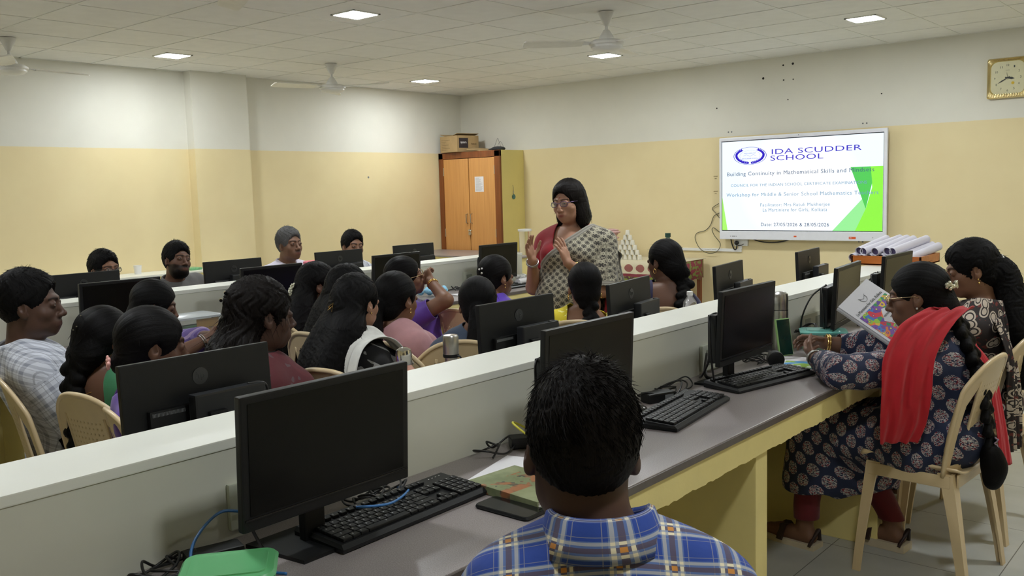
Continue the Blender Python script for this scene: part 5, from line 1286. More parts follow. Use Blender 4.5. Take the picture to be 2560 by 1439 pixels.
    def bangle(s, i, t=.9, r=.031, mat=None, n=1, thick=.0022):
        E_, W_ = s.arm[i]; d = (W_-E_)/np.linalg.norm(W_-E_); a = np.cross(d, (.3, .2, .9)); a /= np.linalg.norm(a); b_ = np.cross(d, a); b = MB()
        for k in range(n):
            c = E_+(W_-E_)*t+d*k*.009; b.tube([tuple(c+(a*math.cos(u)+b_*math.sin(u))*r) for u in np.linspace(0, 2*PI, 26)], thick, 6)
        return s.mb('bangle', b, mat or GOLD)
    def necklace(s, mat=None, r=.066, drop=.05):
        b = MB(); b.tube([tuple(s.t(r*math.cos(a)*1.1, -.008+r*1.25*math.sin(a), s.L-.045+.030*(-math.sin(a))*(1 if math.sin(a) < 0 else drop/.03))) for a in np.linspace(0, 2*PI, 40)], .0014, 5); s.mb('necklace', b, mat or GOLD)
LENS = M('spectacle_lens', (.9, .92, .92, 1), .05, trans=.95, noise=.01)
# ---------------------------------------------------------------- cloth materials
def cl(name, c, rough=.8, n=.06, sc=35, sheen=.15, bump=.35, bs=22): return M(name, c, rough, noise=n, nscale=sc, bump=bump, bscale=bs, sheen=sheen)
def m_plaid():
    m = M('blue_plaid', rough=.8, sheen=.1); u, v = m.uv('cloth'); p = .082
    def bands(a):
        f = (a/p+100.25).fract()
        wide = f.band(.5, .20); core = f.band(.5, .055); w1 = f.band(.36, .035).max(f.band(.64, .035)); thin = f.band(.22, .008).max(f.band(.78, .008))
        return wide, core, w1, thin
    U, V_ = bands(u), bands(v+.02); nt = m.nt
    c = mixc(nt, (U[0]+V_[0]).min(1)*.75, srgb(32, 66, 150), srgb(98, 122, 168))
    c = mixc(nt, U[0]*V_[0]*.6, c, srgb(150, 165, 190)); c = mixc(nt, (U[3]+V_[3]).min(1)*.6, c, srgb(150, 150, 150))
    c = mixc(nt, U[2].max(V_[2])*.55, c, srgb(200, 196, 180)); c = mixc(nt, U[1].max(V_[1])*.8, c, srgb(84, 66, 76))
    c = mixc(nt, (U[2].max(U[1])*V_[2]).max(V_[1].max(V_[2])*U[2]), c, srgb(232, 222, 190)); c = mixc(nt, U[1]*V_[1], c, srgb(206, 140, 64)); m.color(c); m.bump(m.noise(9, 4), .5, .01); return m
def m_check():
    m = M('white_check', rough=.85); u, v = m.uv('cloth'); p = .040
    f = lambda a, o: (a/p+50+o).fract(); a, b = f(u, 0), f(v, .3); nt = m.nt
    w = (a.band(.5, .17)*.5+b.band(.5, .17)*.5); t = a.band(.1, .03).max(b.band(.1, .03))
    c = mixc(nt, w, srgb(216, 220, 230), srgb(150, 154, 168)); c = mixc(nt, t*.5, c, srgb(128, 130, 142)); m.color(c); m.bump(m.noise(8, 4), .6, .012); return m
def m_saree():
    """cream scallops on black, grey striped border along the edge"""
    m = M('scallop_saree', rough=.8, sheen=.1); u, v = m.uv('cloth'); e, _ = m.uv('edge'); nt = m.nt; s = 1/.046
    def cell(u, v, du, dv):
        a = (u*s+du+50).fract()-.5; b = (v*s*1.15+dv+50).fract()-.5; return (a*a+b*b).sqrt(), a.atan2(b)
    d1, a1 = cell(u, v, 0, 0); d2, a2 = cell(u, v, .5, .5)
    near = d1 < d2; d = d1.min(d2); an = a1*near+a2*(near*-1.0+1.0)
    ring = d.band(.40, .055); spokes = ((an*4.0).sin().abs() > .45)*(d < .30)*(d > .10); inner = d.band(.31, .02)
    pat = ring.max(inner).max((spokes*-1.0+1.0)*(d < .30)*(d > .12)*.9)
    c = mixc(nt, pat, srgb(52, 49, 44), srgb(174, 168, 147)); bd = e < .028; st = ((e*420.0).sin() > 0)
    c = mixc(nt, bd, c, mixc(nt, st, srgb(122, 118, 108), srgb(148, 144, 134))); m.color(c); m.bump(m.noise(7, 3), .4, .01); return m
def m_kurta():
    """navy with oval medallions of white and red squiggles"""
    m = M('medallion_print', rough=.85); u, v = m.uv('cloth'); nt = m.nt; s = 1/.068
    n2 = m.noise(1, 3, m.vec(u*9, v*9)); 
    def cell(du, dv):
        a = (u*s+du+50+n2*.25).fract()-.5; b = (v*s*.80+dv+50).fract()-.5; return (a*a*1.35+b*b).sqrt()
    d = cell(0, 0).min(cell(.5, .5)); dd = d+(m.noise(1, 2, m.vec(u*55, v*55))-.5)*.10
    sq = (m.noise(1, 3, m.vec(u*150, v*150), .6)-.5).abs()*9; inside = dd < .31
    white = (sq < .34)*inside; red = (m.noise(1, 2, m.vec(u*120+7, v*120)) > .52)*inside*(sq > .42)
    c = mixc(nt, white, srgb(28, 38, 66), srgb(190, 186, 184)); c = mixc(nt, red*.85, c, srgb(134, 40, 48)); m.color(c); m.bump(m.noise(8, 3), .5, .01); return m
def m_batik(name, a, b, c3, s=22):
    m = M(name, rough=.8); u, v = m.uv('cloth'); nt = m.nt; w = m.vec(u*s, v*s); n = m.voro(1.0, w); k = m.noise(1.6, 2, w)
    c = mixc(nt, (n < .30).max(n.band(.45, .06)), a, b); c = mixc(nt, (k > .60)*(n > .5), c, c3); m.color(c); m.bump(m.noise(8, 3), .4, .01); return m
PLAID, CHECK, SAREE, KURTA = m_plaid(), m_check(), m_saree(), m_kurta()
BATIK = m_batik('black_cream_batik', srgb(36, 28, 28), srgb(186, 172, 156), srgb(100, 40, 34), 26)
RED_D = cl('red_dupatta', srgb(180, 14, 30)); RED_B = cl('red_blouse', srgb(150, 16, 34)); MAROON = m_batik('maroon_shawl', srgb(76, 17, 25), srgb(82, 20, 28), srgb(78, 56, 60), 9)
DRED = cl('dark_red_silk', srgb(112, 14, 26), .55); RUST = cl('rust_silk', srgb(176, 92, 36), .5); NAVYC = cl('navy_cotton', srgb(28, 26, 62)); YELL = m_batik('yellow_cotton', srgb(214, 196, 44), srgb(216, 198, 48), srgb(236, 230, 150), 30)
YELD = cl('pale_yellow_dupatta', srgb(228, 208, 112)); PINKC = cl('dusty_pink_cotton', srgb(186, 138, 142)); BLACKC = cl('black_cotton', (.006, .006, .007, 1)); WHITED = cl('white_dupatta', srgb(212, 212, 206))
PURP = cl('purple_silk', srgb(92, 58, 158), .55); PURG = m_batik('purple_print', srgb(92, 74, 128), srgb(120, 104, 150), srgb(150, 130, 160), 20); GREEN = cl('green_silk', srgb(54, 124, 84), .55); PURB = cl('purple_border', srgb(78, 32, 130), .5)
MAGENTA = cl('magenta_cotton', srgb(176, 26, 84)); GREYS = cl('grey_shirt', srgb(92, 90, 88)); WHITES = cl('white_shirt', srgb(216, 210, 226)); TEALC = cl('teal_cotton', srgb(60, 74, 96)); TROU = cl('dark_trousers', srgb(34, 34, 38)); FLORAL = m_batik('black_floral', (.007, .007, .008, 1), (.008, .008, .009, 1), srgb(150, 150, 148), 12)
BROWNT = cl('brown_trousers', srgb(70, 56, 44)); LEG_R = cl('maroon_leggings', srgb(96, 12, 24)); VIOL = cl('violet_silk', srgb(96, 62, 190), .5)
HAIRCLIP = M('pearl_clip', srgb(226, 226, 220), .2, .3, noise=.05); PINKF = M('pink_flower', srgb(236, 176, 168), .5, noise=.08); JAS = M('jasmine_white', srgb(232, 230, 206), .6, noise=.08)
SANDAL = M('sandal_sole', srgb(196, 184, 160), .6, noise=.08); STRAP = M('dark_strap', srgb(46, 30, 28), .5, noise=.1)
GLF_P = M('purple_frame', srgb(110, 92, 128), .25, .4, noise=.05); GLF_G = M('thin_gold_frame', (.7, .55, .35, 1), .25, 1, noise=.04)
SK_L, SK_M, SK_D, SK_DD = (.43, .235, .155), (.215, .108, .064), (.135, .066, .041), (.085, .043, .029)

# ---------------------------------------------------------------- the standing speaker
def speaker():
    hip = (-3.075, 4.10); yaw = 196; fw = V3(-math.sin(math.radians(yaw)), math.cos(math.radians(yaw)), 0); rt = V3(fw[1], -fw[0], 0)
    W = lambda x, y, z: V3(hip[0], hip[1], 0)+rt*x+fw*y+V3(0, 0, z)
    p = Person('woman with glasses and black bob, standing in a patterned saree, both hands raised while speaking', hip, yaw, (-3.081, 4.12, 1.522), 184, -6, 4, skin=SK_L, stand=True, hz=.80, hres=.0027, base=.0115, fat=1.09, chub=.004, sw=.168, hs=1.0, lips=(.26, .075, .06),
               arms={'R': (W(.205, .03, .915), W(.135, .20, 1.085)), 'L': (W(-.205, .02, .905), W(-.085, .235, 1.075))},
               hands={'R': dict(d=W(.15, .26, 1.25)-W(.135, .20, 1.085), n=-rt*.9+fw*.2, side=1, curl=.28, res=.0036, thumb=.9, s=.92), 'L': dict(d=(W(-.04, .26, 1.235)-W(-.085, .235, 1.075)), n=rt*.75-fw*.2, side=-1, curl=.22, res=.0036, thumb=.9, s=.92)})
    # bob with side volume
    ex = [E(p.hp(.0, -.045, -.03), (.094, .075, .100), p.R, .02), E(p.hp(-.070, -.018, -.085), (.032, .052, .075), p.R, .03), E(p.hp(.070, -.030, -.085), (.028, .050, .070), p.R, .03), E(p.hp(0, -.070, -.095), (.090, .045, .060), p.R, .03)]
    p.hair('loose', ex, cap=.016, res=.0048, wave=.0022, locks=160, lock_len=.022, ear_cut=False, top=.004, mat=HAIRB, face=(0, .100, -.030, .068, .072, .098), seed=4)
    L = p.L
    p.shirt(RED_B, sleeve=.62, infl=.012, name='blouse', neck=.082, neckz=-.05, front=(.085, .17), bottom=.20, wrinkle=.0015)
    lowp = [C(p.t(0, 0, .05), V3(0, .01, .45), .165, .155, .05), C(V3(0, .01, .45), V3(0, .02, .05), .155, .17, .05)]
    x0, z0, x1, z1 = -.075, -.022, .150, -.225
    def keep(x, y, z, V, s):
        front = (z0+(z1-z0)*(x-x0)/(x1-x0))-z; back = (-.06-(x+.10)*.55)-z
        g = np.where(y > -.02, front*.75, back*.8)
        ng = np.sqrt(x**2+((y+.008)/.95)**2)-.080+np.clip(-.05-z, 0, 1)*2; g = np.minimum(g, ng)
        g = np.where(x < -.125, np.minimum(.03-z, s.armcut(V, 0, .98)), g)
        return np.minimum(g, V[:, 2]-.06)
    up = [dict(q, ra=q['ra']+.012, rb=q['rb']+.022) for q in p.upper[0]]
    p.cloth('saree', p.torso+up+lowp, .021, keep, SAREE, res=.0085, wrinkle=.0028, k=.03, uvmode='cyl')
    a = W(-.20, -.10, 1.20); 
    p.sheet('pallu', [(W(-.20, -.13, 1.12), rt), (W(-.235, -.11, 1.04), fw), (W(-.268, -.085, .88), fw), (W(-.275, -.085, .66), fw), (W(-.275, -.08, .44), fw)], [.10, .16, .20, .20, .20], SAREE, pleats=4, amp=.010, world=True)
    p.sheet('petticoat_fold', [(W(-.20, -.05, .84), rt), (W(-.22, -.05, .6), rt), (W(-.22, -.05, .2), rt)], [.10, .14, .16], RED_B, pleats=3, amp=.006, world=True)
    p.glasses(GLF_P); p.necklace(drop=.09, r=.060); p.bangle(0, .80, .034, n=1, thick=.003); p.bangle(1, .90, .032, METAL, n=2, thick=.004)
    b = MB(); c = p.hand[0]; h = W(-.06, .262, 1.17); b.sphere(tuple(p.toL(h)), .006, 8, 6); 
    b = MB(); b.sphere(tuple(p.hp(0, .083, .035)), (.003, .003, .003), 8, 6); p.mb('bindi', b, RED_B)
    return p
GRP_W = 'seated workshop participants'
def tail(p, pts, r, k=.02): return p.chain(pts, r, k)[1]
def front_man():
    p = Person('man in blue plaid shirt seated in the foreground with his back to the camera', (-.775, 1.125), 38, (-.848, 1.157, 1.216), 42, -4, 2, sex='m', hs=1.10, skin=(.075, .036, .024), hres=.0032, base=.0105, fat=1.06, sw=.168, chub=.004, group=GRP_W, nbo=(.018, .013, .026),
               hh=.030)
    p.shirt(PLAID, sleeve=.95, infl=.016, res=.008, uvmode='back', wrinkle=.0035, neck=.070, wf=.6); p.collar(PLAID, r=.071, lift=.016)
    p.lower(TROU)
    h = p.hair('short', cap=.008, top=.014, res=.0042, wave=.0022, seed=3, low=(.50, -.008), mat=HAIRB, face=(0, .125, -.03, .072, .075, .10))
    p.tufts(h, 6500, zmin=-.012, w=.0007)
front_man()
speaker()
def kurta_woman():   # navy medallion kurta, red dupatta
    p = Person('woman in navy medallion-print kurta with red dupatta, forearms resting on the desk', (-.955, 3.53), 84, (-1.030, 3.515, 1.166), 103, -10, 3, hs=1.0, skin=(.17, .085, .052), hres=.003, base=.0115, fat=1.10, chub=.003, group=GRP_W, sw=.165,
               arms={'L': (V3(-1.165, 3.12, .805), V3(-1.345, 3.345, .80)), 'R': (V3(-1.29, 3.68, .80), V3(-1.41, 3.60, .815))},
               hands={'L': dict(d=(-.62, .70, .10), n=(.45, .55, .5), curl=.75, res=.0042, thumb=.6), 'R': dict(d=(-.80, -.50, .20), n=(.2, -.6, -.6), curl=.55, res=.0042, thumb=.5)}, legs=[[(-.09, .03, .50), (-.12, .43, .51), (-.11, .47, .09)], [(.09, .03, .50), (.10, .40, .50), (.10, .20, .10)]])
    p.shirt(KURTA, sleeve=.62, infl=.015, long=True, res=.0085, wrinkle=.003, neck=.078, name='kurta', uvmode='side')
    lg = p.lg; pr = [C(a, b, .105, .088, .04) for a, b, c in lg]+[C(b, b+(c-b)*.55, .090, .095, .05) for a, b, c in lg]+[C((lg[0][1]+lg[1][1])/2, (lg[0][1]+lg[1][1])/2+V3(0, .0, -.20), .09, .11, .06), C(V3(0, .05, .47), V3(0, .40, .46), .11, .10, .05), E(p.t(0, -.01, .03), (.185, .15, .13), p.T, .05)]
    p.cloth('kurta_skirt', pr, .008, lambda x, y, z, V, s: np.minimum(V[:, 2]-.235-.02*np.sin(V[:, 0]*25), .62-V[:, 2]), KURTA, res=.010, wrinkle=.005, uvmode='side', wf=.5)
    p.lower(LEG_R, infl=.010, name='leggings', bottom=.12)
    for i, a in enumerate((lg[0][2], lg[1][2])):
        b = MB(); b.loft([[tuple(a+V3(x_, y_, z_)) for x_, y_ in ((-.040, -.06), (.040, -.06), (.045, .10), (.030, .17), (-.030, .17), (-.045, .10))] for z_ in (-.099, -.068)]) 
        so = b.obj('sandal', SANDAL, p.root)
        b = MB(); b.tube([tuple(a+V3(-.045, .09, -.075)), tuple(a+V3(-.02, .085, -.02)), tuple(a+V3(.02, .085, -.02)), tuple(a+V3(.045, .09, -.075))], .012, 6, 2.0); b.obj('strap', STRAP, so); b = MB(); b.tube([tuple(a+V3(-.042, -.04, -.075)), tuple(a+V3(0, -.06, -.01)), tuple(a+V3(.042, -.04, -.075))], .006, 6, 2.0); b.obj('strap', STRAP, so)
    br = p.braid([('h', 0, -.085, -.05), ('h', .0, -.125, -.13), ('t', .0, -.165, -.14), ('t', .0, -.185, -.30), ('t', -.01, -.19, -.40)], [.036, .034, .030, .024, .020])
    p.hair('tied', br+[E(p.hp(0, -.085, -.045), (.055, .048, .06), p.R, .03)], cap=.012, res=.0046, wave=.0012, locks=160, lock_len=.018, ear_cut=True, part=True)
    p.sheet('braid_tie', [(p.t(-.01, -.215, p.L-.385), V3(0, 0, 1)), (p.t(.02, -.20, p.L-.395), V3(0, 0, 1))], [.05, .05], cl('lilac_tie', srgb(170, 150, 172)), pleats=2, amp=.006) 
    # loose tail below the tie
    _, tl, _ = p.chain([('t', -.01, -.19, -.41), ('t', -.01, -.20, -.47), ('t', -.01, -.19, -.53)], [.022, .034, .016]); F = Field(p.t(-.12, -.3, p.L-.65), p.t(.12, -.08, p.L-.35)+V3(.02, .02, .05), .006); F.put(tl); V, Q = F.mesh(); 
    if len(V): npmesh('hair_tail', V, Q, HAIR, p.hairo, uvs={'strand': np.stack([V[:, 0]*20, V[:, 2]*3], 1)})
    clp = MB()
    rr = random.Random(2)
    for k in range(26): u = rr.uniform(-.035, .035); clp.sphere(tuple(p.hp(u-.035, -.122-u*.45, .022+rr.uniform(-.012, .012))), rr.uniform(.005, .009), 8, 6)
    clp.obj('hair_clip', M('jewelled_clip', (.6, .58, .45, 1), .12, .7, noise=.4, nscale=120), p.hairo, smooth='all')
    # dupatta: front fall over the near shoulder and a strip down the back
    L = p.L; t = lambda x, y, z: p.t(x, y, L+z)
    rt = V3(.762, .646, 0)
    p.sheet('dupatta', [(V3(-.90, 3.54, 1.0), rt), (V3(-.91, 3.44, 1.0), rt), (V3(-.94, 3.32, .96), rt), (V3(-.965, 3.22, .86), rt), (V3(-.965, 3.19, .73), rt), (V3(-.975, 3.20, .63), rt), (V3(-.995, 3.22, .555), rt)], [.13, .16, .19, .18, .17, .16, .13], RED_D, pleats=3, amp=.007, nw=44, world=True, thick=.003)
    p.sheet('dupatta_tail', [(t(-.04, .06, .0), V3(1, .2, 0)), (t(.06, .0, .012), V3(.4, 1, 0)), (t(.12, -.085, -.03), V3(1, .5, 0)), (t(.13, -.155, -.14), V3(1, .1, 0)), (t(.125, -.185, -.32), V3(1, 0, 0)), (t(.12, -.20, -.50), V3(1, 0, 0))], [.08, .10, .09, .09, .09, .10], RED_D, pleats=2, amp=.004, thick=.003)
    p.glasses(GLF_G); p.earrings('stud', HAIRCLIP); p.bangle(1, .88, .036, n=2, thick=.004); p.bangle(0, .96, .031, METAL, n=2, thick=.003)
kurta_woman()
def batik_woman():
    p = Person('woman in black, cream and red saree reading an open book with a colourful cover', (-.96, 4.14), 84, (-.984, 4.07, 1.216), 118, -14, 2, hs=.96, skin=SK_M, hres=.003, base=.012, fat=1.06, group=GRP_W,
               arms={'L': (V3(-1.06, 3.92, .82), V3(-1.20, 3.76, .865)), 'R': (V3(-1.12, 4.32, .83), V3(-1.30, 4.02, .90))}, hands={'L': dict(d=(-.3, -.6, .3), n=(-.8, .3, .2), curl=.8), 'R': dict(d=(-.2, -.8, .4), n=(-.8, .3, .2), curl=.8)})
    p.shirt(DRED, sleeve=.80, infl=.012, name='blouse', neck=.085, bottom=.10, back=(.07, .12)); p.lower(DRED, skirt=True, name='saree_skirt')
    up = [dict(q, ra=q['ra']+.004, rb=q['rb']-.002) for q in p.upper[0]]
    p.cloth('saree_drape', p.torso+up, .022, lambda x, y, z, V, s: np.minimum(np.where(y > -.02, (-.03-(x-.02)*1.0)-z, (.02-(x+.02)*.8)-z+.0)*.75, np.minimum(np.where(x < -.13, s.armcut(V, 0, .34), 1), np.sqrt(x**2+y**2)-.082+np.clip(-.045-z, 0, 1)*2)), BATIK, res=.009, wrinkle=.003)
    t = lambda x, y, z: p.t(x, y, p.L+z)
    p.sheet('rust_border', [(t(-.06, .12, -.10), V3(0, .2, 1)), (t(-.16, .10, -.13), V3(0, .2, 1)), (t(-.235, .02, -.155), V3(0, .1, 1)), (t(-.24, -.05, -.16), V3(0, 0, 1))], [.05, .07, .08, .06], RUST, pleats=3, amp=.005, off=.052)
    p.sheet('pallu', [(t(-.10, -.10, -.03), V3(1, .2, 0)), (t(-.14, -.165, -.16), V3(1, .2, 0)), (t(-.15, -.19, -.34), V3(1, 0, 0)), (t(-.15, -.20, -.55), V3(1, 0, 0))], [.12, .13, .12, .12], BATIK, pleats=4, amp=.009)
    ex = [E(p.hp(0, -.10, .0), (.04, .03, .035), p.R, .02)]+tail(p, [('h', 0, -.10, -.02), ('h', 0, -.125, -.09), ('t', .0, -.135, -.10), ('t', .01, -.155, -.22), ('t', .02, -.165, -.33)], [.040, .042, .042, .034, .014], .03)
    p.hair('tied', ex, cap=.014, top=.006, res=.0048, wave=.0030, locks=320, lock_len=.022, seed=7, part=True)
    c = MB(); rr = random.Random(9)
    for k in range(14): c.sphere(tuple(p.hp(rr.uniform(-.03, .03), -.128, .02+rr.uniform(-.012, .012))), .005, 8, 6)
    c.obj('hair_clip', HAIRCLIP, p.hairo, smooth='all'); p.earrings('drop'); p.necklace(r=.060, drop=.04)
    return p
batik_woman()
def bare_back(lbl, hip, yaw, head, hyaw, skin, blouse, **k):
    p = Person(lbl, hip, yaw, head, hyaw, k.pop('hpitch', -4), k.pop('hroll', 0), skin=skin, group=GRP_W, **k); p.lower(k.get('low', blouse), skirt=True, name='saree_skirt'); return p
def navy_woman():
    p = bare_back('woman in navy top with a long plait, seen from behind near the water bottle', (-2.68, 4.27), 48, (-2.601, 4.341, 1.182), 82, SK_D, NAVYC, hs=.96)
    p.shirt(NAVYC, sleeve=.6, infl=.012, name='blouse', neck=.095, back=(.115, .175), res=.009, wrinkle=.002, uvmode='back')
    br = p.braid([('h', .01, -.08, -.06), ('h', .03, -.12, -.14), ('t', .055, -.135, -.10), ('t', .075, -.16, -.26), ('t', .07, -.17, -.40)], [.036, .034, .030, .026, .018])
    p.hair('tied', br+[E(p.hp(.005, -.085, -.04), (.060, .05, .07), p.R, .03)], cap=.014, res=.005, part=True, locks=150, lock_len=.02); p.earrings('hoop')
navy_woman()
def yellow_woman():
    p = bare_back('woman in yellow kurta with a plait, seen from behind in front of the speaker', (-2.79, 3.70), 45, (-2.727, 3.768, 1.098), 46, SK_M, YELL)
    p.shirt(YELL, sleeve=.6, infl=.012, name='kurta', neck=.095, back=(.11, .125), res=.009, wrinkle=.003, uvmode='back')
    t = lambda x, y, z: p.t(x, y, p.L+z)
    p.sheet('dupatta', [(t(.13, .10, -.10), V3(1, 0, 0)), (t(.130, .0, .035), V3(1, 0, 0)), (t(.130, -.10, .0), V3(1, 0, 0)), (t(.13, -.16, -.12), V3(1, 0, 0)), (t(.13, -.175, -.2), V3(1, 0, 0)), (t(.14, -.155, -.36), V3(1, 0, 0))], [.10, .11, .11, .11, .11], YELD, pleats=4, amp=.007)
    br = p.braid([('h', 0, -.08, -.07), ('h', .01, -.11, -.15), ('t', -.01, -.135, -.10), ('t', -.035, -.15, -.22), ('t', -.05, -.16, -.32)], [.032, .030, .026, .022, .016])
    p.hair('tied', br+[E(p.hp(0, -.070, -.045), (.050, .042, .055), p.R, .03)], cap=.013, res=.005, part=True, locks=150, lock_len=.018, ear_cut=True); p.earrings('hoop')
yellow_woman()
def simple_woman(lbl, hip, yaw, head, hyaw, skin, mat, hair='pony', **k):
    kw = dict(arms=k.pop('arms', None), hands=k.pop('hands', None), hs=k.pop('hs', 1.02), hpitch=k.pop('hpitch', -4), hroll=k.pop('hroll', 0), fat=k.pop('fat', 1.0), hres=k.pop('hres', .0036))
    p = Person(lbl, hip, yaw, head, hyaw, skin=skin, group=GRP_W, **kw)
    p.shirt(mat, sleeve=k.get('sleeve', .7), infl=.014, name=k.get('cname', 'kurta'), neck=k.get('neck', .080), res=.010, back=k.get('back'), wrinkle=k.get('wr', .003), long=k.get('long', False), uvmode=k.get('uvmode', 'cyl')); p.lower(k.get('low', mat), skirt=True, name='skirt')
    if hair == 'pony':
        ex = [E(p.hp(0, -.105, -.015), (.026, .026, .026), p.R, .02)]+tail(p, [('h', 0, -.115, -.02), ('h', 0, -.145, -.09), ('t', 0, -.165, -.13), ('t', .0, -.175, -.27), ('t', 0, -.17, -.36)], [.022, .036, .042, .036, .012], .02)
        p.hair('tied', ex, cap=.013, res=.005, locks=140, lock_len=.02, wave=.0012)
    elif hair == 'low':
        p.hair('tied', [E(p.hp(0, -.098, -.060), (.034, .026, .034), p.R, .02)], cap=.014, res=.005, locks=100, lock_len=.016, part=True)
    elif hair == 'bun':
        p.hair('tied', [E(p.hp(0, -.118, -.045), (.040, .032, .036), p.R, .02)], cap=.014, res=.005, locks=100, lock_len=.016)
    elif hair in ('long', 'curly'):
        cu = hair == 'curly'
        ex = [E(p.hp(0, -.075, -.05), (.088, .060, .10), p.R, .03)]+[E(p.hp(0, -.09, -.12), (.090, .055, .10), p.R, .04)]
        for x in (-.05, 0, .05): ex += tail(p, [('h', x, -.09, -.10), ('t', x*1.3, -.150, -.08), ('t', x*1.5, -.175, -.22), ('t', x*1.4, -.18, -.36 if cu else -.42)], [.05, .052, .046, .020], .04)
        p.hair('loose', ex, cap=.016, res=.0055, wave=.0065 if cu else .003, locks=1500 if cu else 500, lock_len=.045 if cu else .03, seed=11 if cu else 12, ear_cut=True, mat=HAIRB if cu else HAIR)
    elif hair == 'plait':
        br = p.braid([('h', 0, -.085, -.05), ('h', k.get('bx', 0)*.3, -.12, -.13), ('t', k.get('bx', 0), -.140, -.10), ('t', k.get('bx', 0)*1.6, -.16, -.20), ('t', k.get('bx', 0)*2, -.16, -.34)], [.038, .036, .032, .028, .018])
        p.hair('tied', br+[E(p.hp(0, -.085, -.045), (.060, .048, .065), p.R, .03)], cap=.014, res=.005, locks=140, lock_len=.02, wave=.0014)
    return p
p = simple_woman('woman with a low ponytail seen straight from behind, left of the rear-view monitor', (-2.83, 3.0), 40, (-2.803, 3.041, 1.088), 42, SK_M, TEALC, low=NAVYC)
p = simple_woman('woman in violet blouse with pinned-up hair before the farthest front-view monitor', (-3.46, 3.86), 5, (-3.50, 3.968, 1.100), -14, SK_M, VIOL, 'bun', cname='blouse')
b = MB()
for q in ((.03, -.124, .05), (.012, -.130, .045), (.035, -.128, .025)): b.sphere(tuple(p.hp(*q)), .006, 8, 6)
b.obj('hair_pins', HAIRCLIP, p.hairo, smooth='all'); p.earrings('drop')
p = simple_woman('woman in purple saree and glasses resting her cheek on her hand', (-3.62, 3.53), -22, (-3.684, 3.419, 1.134), -38, SK_M, PURP, 'bun', hs=.96, hpitch=10, hroll=6, cname='blouse', low=PURG, sleeve=.55,
                 arms={'R': (V3(-3.40, 3.44, .895), V3(-3.575, 3.50, .985)), 'L': None}, hands={'R': dict(d=(-.35, .12, .30), n=(-.5, .3, .4), curl=1.0, side=1)})
p.glasses(GLF_G); p.bangle(1, .82, .030, n=2, thick=.003)
t_ = lambda x, y, z: p.t(x, y, p.L+z)
p.sheet('saree_pallu', [(t_(-.12, .10, -.16), V3(1, 0, 0)), (t_(-.10, .0, .0), V3(1, .2, 0)), (t_(-.09, -.12, -.08), V3(1, 0, 0)), (t_(-.08, -.165, -.25), V3(1, 0, 0)), (t_(-.06, -.18, -.48), V3(1, 0, 0))], [.14, .14, .18, .22, .24], PURG, pleats=4, amp=.008)
p = simple_woman('woman in dusty pink kurta with a ponytail seen from behind', (-3.12, 2.94), 0, (-3.196, 2.905, 1.108), 2, SK_M, PINKC, 'pony', fat=1.08, neck=.074, hs=1.06, uvmode='back'); p.earrings('drop')
p = simple_woman('woman with long loose black hair, gold clip and white dupatta, seen from behind', (-2.86, 2.42), -8, (-2.875, 2.396, 1.153), 4, SK_L, FLORAL, 'long', fat=1.05, hs=.95, uvmode='back'); p.earrings('stud')
t_ = lambda x, y, z: p.t(x, y, p.L+z)
p.sheet('dupatta', [(t_(.12, .15, -.14), V3(1, 0, 0)), (t_(.13, .08, -.02), V3(1, 0, 0)), (t_(.135, .0, .02), V3(1, 0, 0)), (t_(.14, -.09, .0), V3(1, 0, 0)), (t_(.145, -.15, -.10), V3(1, 0, 0)), (t_(.145, -.17, -.22), V3(1, 0, 0)), (t_(.145, -.18, -.45), V3(1, 0, 0))], [.13, .14, .15, .17, .18, .18], WHITED, pleats=3, amp=.005, thick=.003)
b = MB(); q = [tuple(p.hp(*v)) for v in ((-.028, -.138, -.012), (-.005, -.142, -.030), (.0, -.140, .006), (-.028, -.138, -.012))]; b.tube(q, .0018, 5); b.tube([tuple(p.hp(-.034, -.138, -.026)), tuple(p.hp(-.002, -.142, -.008))], .0015, 5); b.obj('hair_clip', GOLD, p.hairo)
p = simple_woman('woman in magenta kurta half hidden behind the long-haired woman', (-3.40, 2.88), -5, (-3.41, 2.795, 1.143), -14, SK_M, MAGENTA, 'long', hs=.93)
p = simple_woman('woman with a string of jasmine in her hair, profile to the right', (-3.86, 3.0), -8, (-3.845, 2.950, 1.128), -32, SK_D, MAROON, 'long', hs=.95, cname='blouse', back=(.10, .10)); p.earrings('drop')
b = MB(); rr = random.Random(4)
for k in range(90):
    t = rr.random(); b.sphere(tuple(p.hp(.034+.012*rr.uniform(-1, 1)-.01*math.sin(t*3), -.140-.022*math.sin(t*PI*.9)+.008*rr.uniform(-1, 1), .01-.17*t)), rr.uniform(.004, .007), 6, 4)
b.obj('jasmine_string', JAS, p.hairo, smooth='all')
p = simple_woman('woman with curly black hair wearing a maroon shawl over black', (-2.72, 1.92), -20, (-2.743, 1.852, 1.195), -16, SK_DD, BLACKC, 'curly', fat=1.05, hs=1.08)
up = p.upper[0]+p.upper[1]
p.cloth('shawl', p.torso+up, .024, lambda x, y, z, V, s: np.minimum(np.minimum(z+.46, np.where(x > 0, s.armcut(V, 1, .95), -.03-x*.0+.03+x*3+.10)), np.minimum(np.sqrt(x**2+y**2)-.095+np.clip(-.03-z, 0, 1)*1.3, (x+.02)+.0)), MAROON, res=.0095, wrinkle=.004, wf=.7)
b = MB(); b.tube([tuple(p.t(.085*math.cos(a), -.02+.085*math.sin(a), p.L-.055)) for a in np.linspace(PI*1.15, PI*1.85, 10)], .006, 6); b.obj('red_neck_trim', cl('pink_trim', srgb(206, 120, 96)), p.root)
b = MB()
for q in ((.0, -.118, .075), (.0, -.132, .052)): b.tube([tuple(p.hp(q[0]-.012, q[1], q[2])), tuple(p.hp(q[0]+.012, q[1]-.006, q[2]))], .006, 6)
b.obj('hair_clip', BLK_G, p.hairo)
